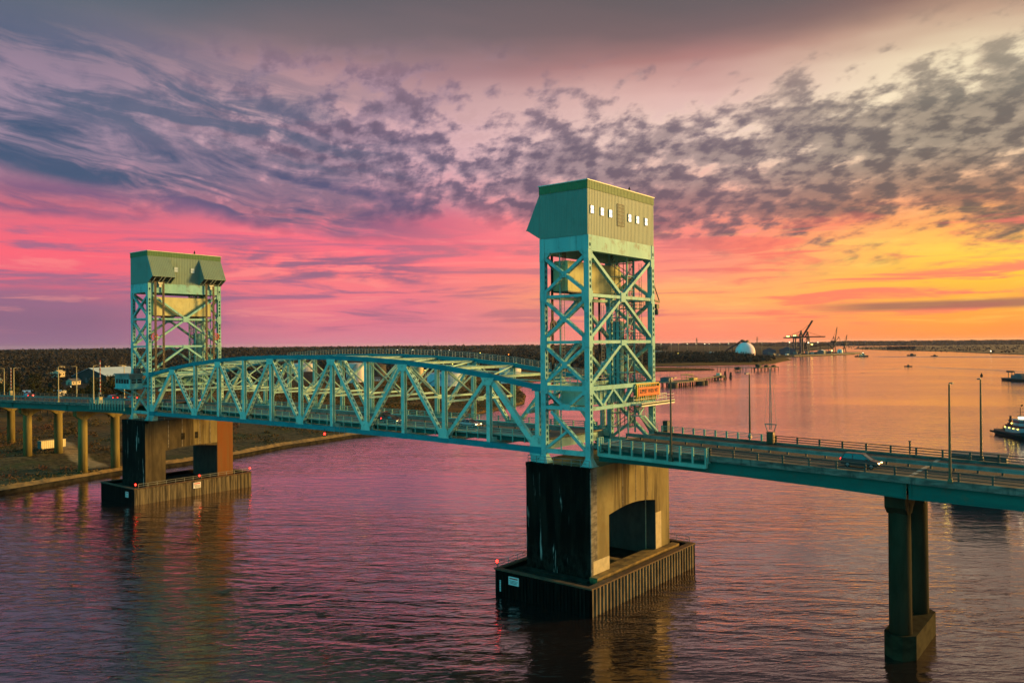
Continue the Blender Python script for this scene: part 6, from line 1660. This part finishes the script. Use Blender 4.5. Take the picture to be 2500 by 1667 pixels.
def gantry(label, x, y, z, boom_up, h=48.0, apex=69.0, span_=21.0, out=49.0, backr=32.0):
    """ship to shore crane; local +x is the waterside"""
    t = thing('gantry_crane', label, 'gantry crane', (x, y, z)); hw = 9.0
    for sx in (0, span_):
        for sy in (-hw, hw):
            mb = MB(); mb.box((sx, sy, h/2), (3.0, 2.6, h)); local_part(mb, 'leg', 'craneblue', t)
    mb = MB()
    for sy in (-hw, hw):
        mb.beam((0, sy, 16), (span_, sy, 16), 1.6, 2.0); mb.beam((0, sy, h-1), (span_, sy, h-1), 1.4, 1.8); mb.beam((0, sy, 17), (span_, sy, h-2), 1.0, 1.0)
    for sx in (0, span_): mb.beam((sx, -hw, h-1), (sx, hw, h-1), 1.4, 1.8); mb.beam((sx, -hw, 4), (sx, hw, 4), 1.4, 1.8)
    local_part(mb, 'portal_beam', 'craneblue', t)
    mb = MB()
    for sy in (-3, 3): mb.beam((-backr, sy, h+1), (span_+1, sy, h+1), 2.0, 3.4)
    for q in range(9): xx = -backr+(backr+span_)*q/8; mb.beam((xx, -3, h+1), (xx, 3, h+1), 0.8, 0.8)
    local_part(mb, 'girder', 'crane', t)
    mb = MB(); e = Vector((math.cos(R(58)), 0, math.sin(R(58)))) if boom_up else Vector((1, 0, 0))
    for sy in (-3, 3):
        a = Vector((span_+1, sy, h+1)); mb.beam(a, a+e*out, 2.0, 3.4)
    for q in range(1, 9): a = Vector((span_+1, -3, h+1))+e*(out*q/8); mb.beam(a, a+Vector((0, 6, 0)), 0.8, 0.8)
    local_part(mb, 'boom', 'crane', t)
    mb = MB()
    for sy in (-4, 4): mb.beam((span_, sy*2, h), (span_-1, sy*0.3, apex), 2.2, 2.2); mb.beam((span_-9, sy, h+1), (span_-1, sy*0.3, apex), 1.5, 1.5)
    mb.box((span_-1, 0, apex), (4, 4, 2.4)); local_part(mb, 'apex_frame', 'crane', t)
    mb = MB(); mb.tube((span_-1, 0, apex), (-backr+4, 0, h+2), 0.55, 4); mb.tube((span_-1, 0, apex), (-6, 0, h+2), 0.55, 4)
    tip = Vector((span_+1, 0, h+1))+e*out*0.85
    mb.tube((span_-1, 0, apex), tip, 0.45, 4); local_part(mb, 'stay', 'crane', t)
    mb = MB(); mb.box((-backr+14, 0, h+4.6), (13, 8, 5)); local_part(mb, 'machine_house', 'crane', t)
    mb = MB(); mb.box((-backr+14, -4.3, h+5), (9, 0.5, 2.2)); local_part(mb, 'work_light', 'e_green', t)
    return t
gantry('ship to shore gantry crane with its long double boom raised over the wharf', -619, 2270, 3, True, out=58)
gantry('ship to shore gantry crane with its boom lowered level behind the raised one', -620, 2330, 3, False, h=50, apex=66)
def harbour_crane(label, x, y, z, h, boom, ang, jib, mat):
    t = thing('harbour_crane', label, 'harbour crane', (x, y, z))
    for sx in (-5, 5):
        for sy in (-5, 5):
            mb = MB(); mb.tube((sx, sy, 0), (sx*0.5, sy*0.5, h*0.42), 0.9, 5, 0.7); local_part(mb, 'leg', mat, t)
    mb = MB(); mb.lathe((0, 0, h*0.4), [(3.2, 0), (2.4, 1.5), (2.2, h*0.22), (3.4, h*0.24)], 12); local_part(mb, 'turret', mat, t)
    mb = MB(); mb.box((-3, 0, h*0.70), (14, 6, 5)); mb.box((4.5, 0, h*0.68), (4, 4, 4)); local_part(mb, 'machine_house', mat, t)
    mb = MB(); e = Vector((math.cos(ang), 0, math.sin(ang))); a = Vector((3, 0, h*0.72)); b = a+e*boom
    for sy in (-1.4, 1.4): mb.beam(a+Vector((0, sy, -1)), b+Vector((0, sy*0.3, -0.3)), 1.5, 1.5); mb.beam(a+Vector((0, sy, 2)), b+Vector((0, sy*0.3, 0.3)), 1.5, 1.5)
    for q in range(8): c0 = a+e*(boom*q/8); c1 = a+e*(boom*(q+1)/8); mb.beam(c0+Vector((0, -1.2, -1)), c1+Vector((0, 1.0, 1)), 0.5, 0.5); mb.beam(c0+Vector((0, 1.2, 1.5)), c1+Vector((0, -1.0, -.5)), 0.5, 0.5)
    local_part(mb, 'boom', mat, t)
    mb = MB(); mb.tube((-4, 0, h*0.75), (-1, 0, h*1.02), 0.8, 5); mb.tube((1.5, 0, h*0.75), (-1, 0, h*1.02), 0.8, 5); mb.tube((-1, 0, h*1.02), b, 0.3, 4); mb.tube((-1, 0, h*1.02), (-9, 0, h*0.75), 0.4, 4); local_part(mb, 'a_frame', mat, t)
    if jib:
        mb = MB(); c0 = Vector((4, 0, h*0.7)); c1 = c0+Vector((11, 0, 14)); mb.beam(c0, c1, 1.3, 1.3); mb.beam(c1, c1+Vector((3.5, 0, -14)), 0.9, 0.9); mb.beam(c1, c1+Vector((-4, 0, -2)), 1.4, 1.4); local_part(mb, 'jib', mat, t)
    mb = MB(); mb.tube(b, b+Vector((0, 0, -boom*0.5)), 0.2, 4); local_part(mb, 'hoist_rope', 'dark', t)
    return t
harbour_crane('dark red ship unloader crane with a steep boom and second jib', -563, 2464, 3, 52, 44, R(82), True, 'cranered')
harbour_crane('slim dark red quay crane standing last at the wharf tip', -560, 2560, 3, 38, 30, R(80), False, 'cranered')
harbour_crane('small dark crane between the gantry cranes and the unloader', -640, 2420, 3, 34, 30, R(72), False, 'crane')
t = thing('conveyor_gallery', 'long dark conveyor gallery sloping up to the ship unloader', 'conveyor', (-600, 2440, 3))
mb = MB(); mb.beam((-648, 2360, 16), (-580, 2462, 32), 4, 4); mb.beam((-580, 2462, 32), (-570, 2464, 20), 3, 3); part(mb, 'gallery', 'crane', t)
mb = MB()
for q in range(5): x, y = -648+68*q/4, 2360+102*q/4; mb.tube((x, y, 3), (x, y, 15+16*q/4), 0.9, 5)
part(mb, 'support', 'crane', t)
t = thing('port_wharf', 'long dark wharf deck on piles under the port cranes', 'wharf', (-540, 2250, 0))
mb = MB(); mb.prism([(-536, 1990), (-524, 1990), (-500, 2250), (-500, 2450), (-540, 2690), (-590, 2720), (-590, 2560), (-535, 2400)], 'z', 1.2, 3.6); part(mb, 'deck', 'dockdeck', t)
mb = MB()
for q in range(30):
    y = 1992+460*q/29; x = -524+24*min(1, (y-1990)/260); mb.tube((x, y, -2), (x, y, 2), 1.0, 5)
part(mb, 'pile_row', 'wood', t)
for k, (px, py, w, d, h, hr, rz, rm, wm, lab) in enumerate((
    (-612, 2188, 44, 60, 15, 7, 20, 'shednavy', 'shednavy', 'big navy gabled shed at the foot of the gantry cranes'),
    (-650, 2150, 36, 50, 13, 7, 20, 'shednavy', 'shednavy', 'navy gabled shed left of the big navy one'),
    (-560, 2330, 18, 40, 9, 3, 10, 'white', 'roofgrey', 'pale port shed below the lowered gantry boom'),
    (-556, 2500, 14, 26, 10, 3, 10, 'white', 'white', 'white port shed beside the dark red unloader'),
    (-640, 1960, 30, 30, 9, 3, 30, 'white', 'white', 'white flat port shed right of the storage dome'),
    (-700, 1870, 26, 20, 9, 3, 30, 'white', 'white', 'white port shed in front of the storage dome'),
    (-1010, 2150, 60, 30, 9, 3, 30, 'white', 'wallgrey', 'long pale shed left of the storage dome'),
    (-1180, 1900, 50, 26, 9, 3, 30, 'white', 'wallgrey', 'pale warehouse on the tree line just right of the nearer tower'))):
    warehouse('port_shed', lab, (px, py), w, d, h, hr, R(rz), rm, wm, 3.0 if k < 6 else None, 0, 'shed')
t = thing('storage_dome', 'low pale half dome store just right of the big storage dome', 'storage dome', (*at_az(16.2, 2150), 3))
mb = MB(); mb.lathe((0, 0, 0), [(19, 0), (19, 12), (16, 17), (10, 21), (1, 23)], 24); local_part(mb, 'shell', 'conclight', t, True); mb = MB(); mb.box((0, 0, 23.4), (4, 4, 2)); local_part(mb, 'vent', 'dark', t)
PL = 'port flood lamps on the horizon'
for k, (a, d, h, mt, r_) in enumerate(((16.2, 2200, 36, 'e_white', 3.6), (19.2, 2300, 36, 'e_white', 2.6), (20.4, 2350, 35, 'e_white', 3.4), (21.0, 2450, 35, 'e_white', 2.2), (12.4, 2500, 34, 'e_white', 2.0), (13.6, 2500, 33, 'e_white', 2.0), (13.9, 2600, 33, 'e_white', 1.8), (11.3, 2600, 33, 'e_white', 1.5), (15.2, 2400, 34, 'e_white', 2.0), (14.6, 2500, 34, 'e_white', 1.4), (10.6, 2700, 33, 'e_white', 1.6), (11.8, 2700, 33, 'e_yel', 1.3), (13.0, 2550, 33, 'e_white', 1.4), (17.4, 2400, 34, 'e_white', 1.3))):
    x, y = at_az(a, d); flood('pale flood lamp on a mast among the port buildings', x, y, h, mt, PL, r_*0.62, 3.0)
flood('pair of glowing orange lamps beside the gantry cranes', -575, 2290, 30, 'e_yel', None, 3.0, 3.0)
flood('bright greenish wharf lamp under the conveyor gallery', -548, 2390, 10, 'e_green', None, 2.2, 3.0)
flood('small yellow street lamp in the wood before the storage dome', -640, 1560, 14, 'e_yel', None, 1.4, 2.0)
flood('yellow street lamp in the wood right of the nearer tower', -900, 1700, 17, 'e_yel', None, 1.2, 2.0)
for k, (a, d, hh) in enumerate(((13.05, 5200, 62), (17.1, 5400, 66))):
    x, y = at_az(a, d); t = thing('power_pylon', ('lattice power pylon left of the storage dome', 'lattice power pylon right of the storage dome')[k], 'pylon', (x, y, 8))
    mb = MB()
    for sx in (-1, 1):
        for sy in (-1, 1): mb.tube((sx*6, sy*6, 0), (sx*0.8, sy*0.8, hh), 0.8, 4)
    local_part(mb, 'frame', 'crane', t)
    mb = MB()
    for z in (0.7, 0.82, 0.94): mb.beam((-8*RT.x, -8*RT.y, hh*z), (8*RT.x, 8*RT.y, hh*z), 0.8, 0.8)
    local_part(mb, 'cross_arm', 'crane', t)
# yard clutter on the port quay
for k in range(22):
    y = rnd.uniform(2020, 2540); x = (-560 if y > 2150 else -575)-rnd.uniform(0, 45); 
    mb = MB(); w, d, h = rnd.uniform(5, 12), rnd.uniform(6, 14), rnd.choice((2.6, 5.2, 7.8)); mb.box((x, y, 3.3+h/2), (w, d, h))
    for q in range(int(d/1.5)): mb.box((x+w/2+0.05, y-d/2+1.5*(q+0.5), 3.3+h/2), (0.15, 0.25, h*0.96))
    tag(mb.build('cargo_container', rnd.choice(('roofgrey', 'wallgrey', 'shednavy', 'white', 'cranered'))), 'stacked cargo container on the quay below the port cranes', 'container', 'cargo containers on the port quay')

# ================================================================== vehicles
def car(label, x, y, z, heading, paint, kind='sedan', head=True, tail=True, pitch=0.0):
    """heading +1 drives toward +x"""
    t = thing('car', label, 'car', (x, y, z), None, 0 if heading > 0 else math.pi)
    t.rotation_euler = (0, pitch, 0 if heading > 0 else math.pi)
    if kind == 'sedan': Ls = [(-2.35, .55, .78, .70), (-2.25, .30, .98, .80), (-1.5, .24, 1.02, .88), (0, .22, .98, .90), (1.2, .24, .96, .88), (2.0, .30, .82, .82), (2.35, .42, .66, .66)]; G = [(-1.75, 1.0, .80), (-0.95, 1.42, .62), (0.25, 1.45, .63), (1.25, .97, .78)]
    else: Ls = [(-2.4, .60, 1.0, .74), (-2.3, .34, 1.12, .86), (-1.5, .28, 1.14, .94), (0, .26, 1.10, .96), (1.2, .28, 1.06, .94), (2.05, .34, .92, .88), (2.42, .46, .72, .70)]; G = [(-2.2, 1.12, .84), (-1.85, 1.70, .70), (0.35, 1.74, .70), (1.35, 1.06, .84)]
    mb = MB(); vs = []
    for X_, zl, zh, w in Ls: vs += [(X_, -w*.92, zl), (X_, -w, (zl+zh)/2), (X_, -w*.96, zh-.06), (X_, -w*.80, zh), (X_, w*.80, zh), (X_, w*.96, zh-.06), (X_, w, (zl+zh)/2), (X_, w*.92, zl)]
    n = len(Ls); fs = [tuple(range(7, -1, -1)), tuple(range((n-1)*8, n*8))]
    for i in range(n-1):
        for k in range(8): fs.append((i*8+k, i*8+(k+1) % 8, (i+1)*8+(k+1) % 8, (i+1)*8+k))
    mb.add(vs, fs); body = local_part(mb, 'body', paint, t, False)
    mb = MB(); (xa, za, wa), (xb, zb, wb), (xc, zc, wc), (xd, zd, wd) = G
    ga = [(xa, -wa, za), (xb, -wb, zb), (xc, -wc, zc), (xd, -wd, zd), (xa, wa, za), (xb, wb, zb), (xc, wc, zc), (xd, wd, zd)]
    mb.add(ga, [(0, 1, 2, 3), (7, 6, 5, 4), (0, 4, 5, 1), (1, 5, 6, 2), (2, 6, 7, 3)]); gh = local_part(mb, 'greenhouse', 'glassdark', t)
    mb = MB(); mb.add([(xb-.05, -wb-.02, zb+.01), (xc+.05, -wc-.02, zc+.01), (xc+.05, wc+.02, zc+.01), (xb-.05, wb+.02, zb+.01), (xb, -wb+.08, zb+.05), (xc, -wc+.08, zc+.05), (xc, wc-.08, zc+.05), (xb, wb-.08, zb+.05)], [(4, 5, 6, 7), (0, 1, 5, 4), (1, 2, 6, 5), (2, 3, 7, 6), (3, 0, 4, 7)])
    for s in (-1, 1):
        mb.beam((xb, s*wb*1.01, zb), (xa, s*wa*1.01, za), .10, .05, (0, 1, 0)); mb.beam((xc, s*wc*1.01, zc), (xd, s*wd*1.01, zd), .08, .05, (0, 1, 0)); xm = (xb+xc)/2-.1; mb.beam((xm, s*wb*1.015, zb), (xm, s*wa*1.01, za), .09, .04, (0, 1, 0))
    local_part(mb, 'roof', paint, t)
    for X_ in (-1.42, 1.45):
        for s in (-1, 1):
            wy = s*(.80 if kind == 'sedan' else .86); mb = MB(); mb.tube((X_, wy-.11, .33), (X_, wy+.11, .33), .34, 18); w_ = local_part(mb, 'wheel', 'tyre', t)
            mb = MB(); mb.tube((X_, wy+s*.105, .33), (X_, wy+s*.125, .33), .21, 10); local_part(mb, 'rim', 'rim', w_)
    zz = .66 if kind == 'sedan' else .76
    for s in (-1, 1):
        mb = MB(); mb.box((Ls[-2][0]+.13, s*.58, zz), (.36, .34, .15)); local_part(mb, 'headlight', 'e_head' if head else 'glassdark', t)
        mb = MB(); mb.box((-2.30, s*.66, zz+.22), (.16, .30, .20)); local_part(mb, 'taillight', 'e_tail' if tail else 'signred', t)
        mb = MB(); mb.box((.85, s*(Ls[3][3]+.10), Ls[3][2]+.06), (.14, .2, .13)); local_part(mb, 'mirror', paint, t)
    return t
car('dark minivan with lit lamps driving right on the near lanes at right', 171.9, 5.0, slopeR(171.9)+0.01, 1, 'cardark', 'suv', True, True, 0.02)
car('silver sedan with headlights on driving right near the right end of the span', 102.6, 7.4, ZD+.01, 1, 'carsilver', 'sedan')
car('black car with headlights on leading in the middle of the span', 79.4, 7.4, ZD+.01, 1, 'carblack', 'suv')
car('dark car just ahead of the black one in the middle of the span', 84.9, 4.4, ZD+.01, 1, 'cardark', 'sedan')
car('pale blue car driving left on the far lanes at the left end of the span', -5.0, 14.2, slopeL(-13)+.12, -1, 'carblue', 'sedan', False)
car('dark car with red tail lamps driving left beside the operator cabin', -41, 14.2, slopeL(-41)+.01, -1, 'carblack', 'sedan', False)
car('dark red car with tail lamps following left of the operator cabin', -48, 11.6, slopeL(-48)+.01, -1, 'carred', 'suv', False)
car('white car with bright red tail lamps driving left at the left edge', -118, 14.2, slopeL(-118)+.01, -1, 'white', 'sedan', False)
car('dark car with red tail lamps ahead of the white one at the left edge', -112, 11.6, slopeL(-112)+.01, -1, 'carblack', 'suv', False)

# ================================================================== birds
def bird(label, loc, fly=False, s=1.0):
    t = thing('bird', label, 'bird', loc)
    mb = MB(); mb.lathe((0, 0, 0), [(.03, 0), (.14, .1), (.20, .28), (.13, .5), (.09, .58), (.11, .66), (.03, .78)], 8); o = local_part(mb, 'body', 'soot', t, True)
    if fly: o.rotation_euler = (R(70), 0, R(30))
    for q in (-1, 1):
        mb = MB()
        if fly: mb.prism([(q*.05, .1), (q*.75, .38), (q*1.2, .3), (q*.7, .0), (q*.05, -.12)], 'z', .05, .08)
        else: mb.box((q*.16, -.03, .28), (.08, .2, .44), taper=(.5, .6))
        local_part(mb, 'wing', 'soot', t)
    t.scale = (s, s, s)
bird('black bird perched on the roof edge of the nearer lift tower', (134.0, 12.3, 64.39), False, 0.9)
bird('black bird perched on the roof of the far lift tower', (-1.1, 12.4, 64.39), False, 1.2)
bird('dark bird perched on the lamp post near the right edge', (183.2, 20.9, 34.2), False, 0.8)
bird('dark gull flying low over the water near the right edge', (172.2, 167.2, 20.3), True, 1.3)

# ================================================================== evening haze over the whole valley
hm = bpy.data.materials.new('evening haze'); hm.use_nodes = True; hm.node_tree.nodes.clear()
hv = hm.node_tree.nodes.new('ShaderNodeVolumePrincipled'); ho = hm.node_tree.nodes.new('ShaderNodeOutputMaterial')
hv.inputs['Color'].default_value = (0.85, 0.80, 0.95, 1); hv.inputs['Density'].default_value = 0.000011; hv.inputs['Anisotropy'].default_value = 0.2
hm.node_tree.links.new(hv.outputs[0], ho.inputs['Volume'])
M['haze'] = hm
mb = MB(); mb.mm((-31000, -1700, -6), (31000, 41000, 110)); struct(mb.build('haze', 'haze'), 'stuff')
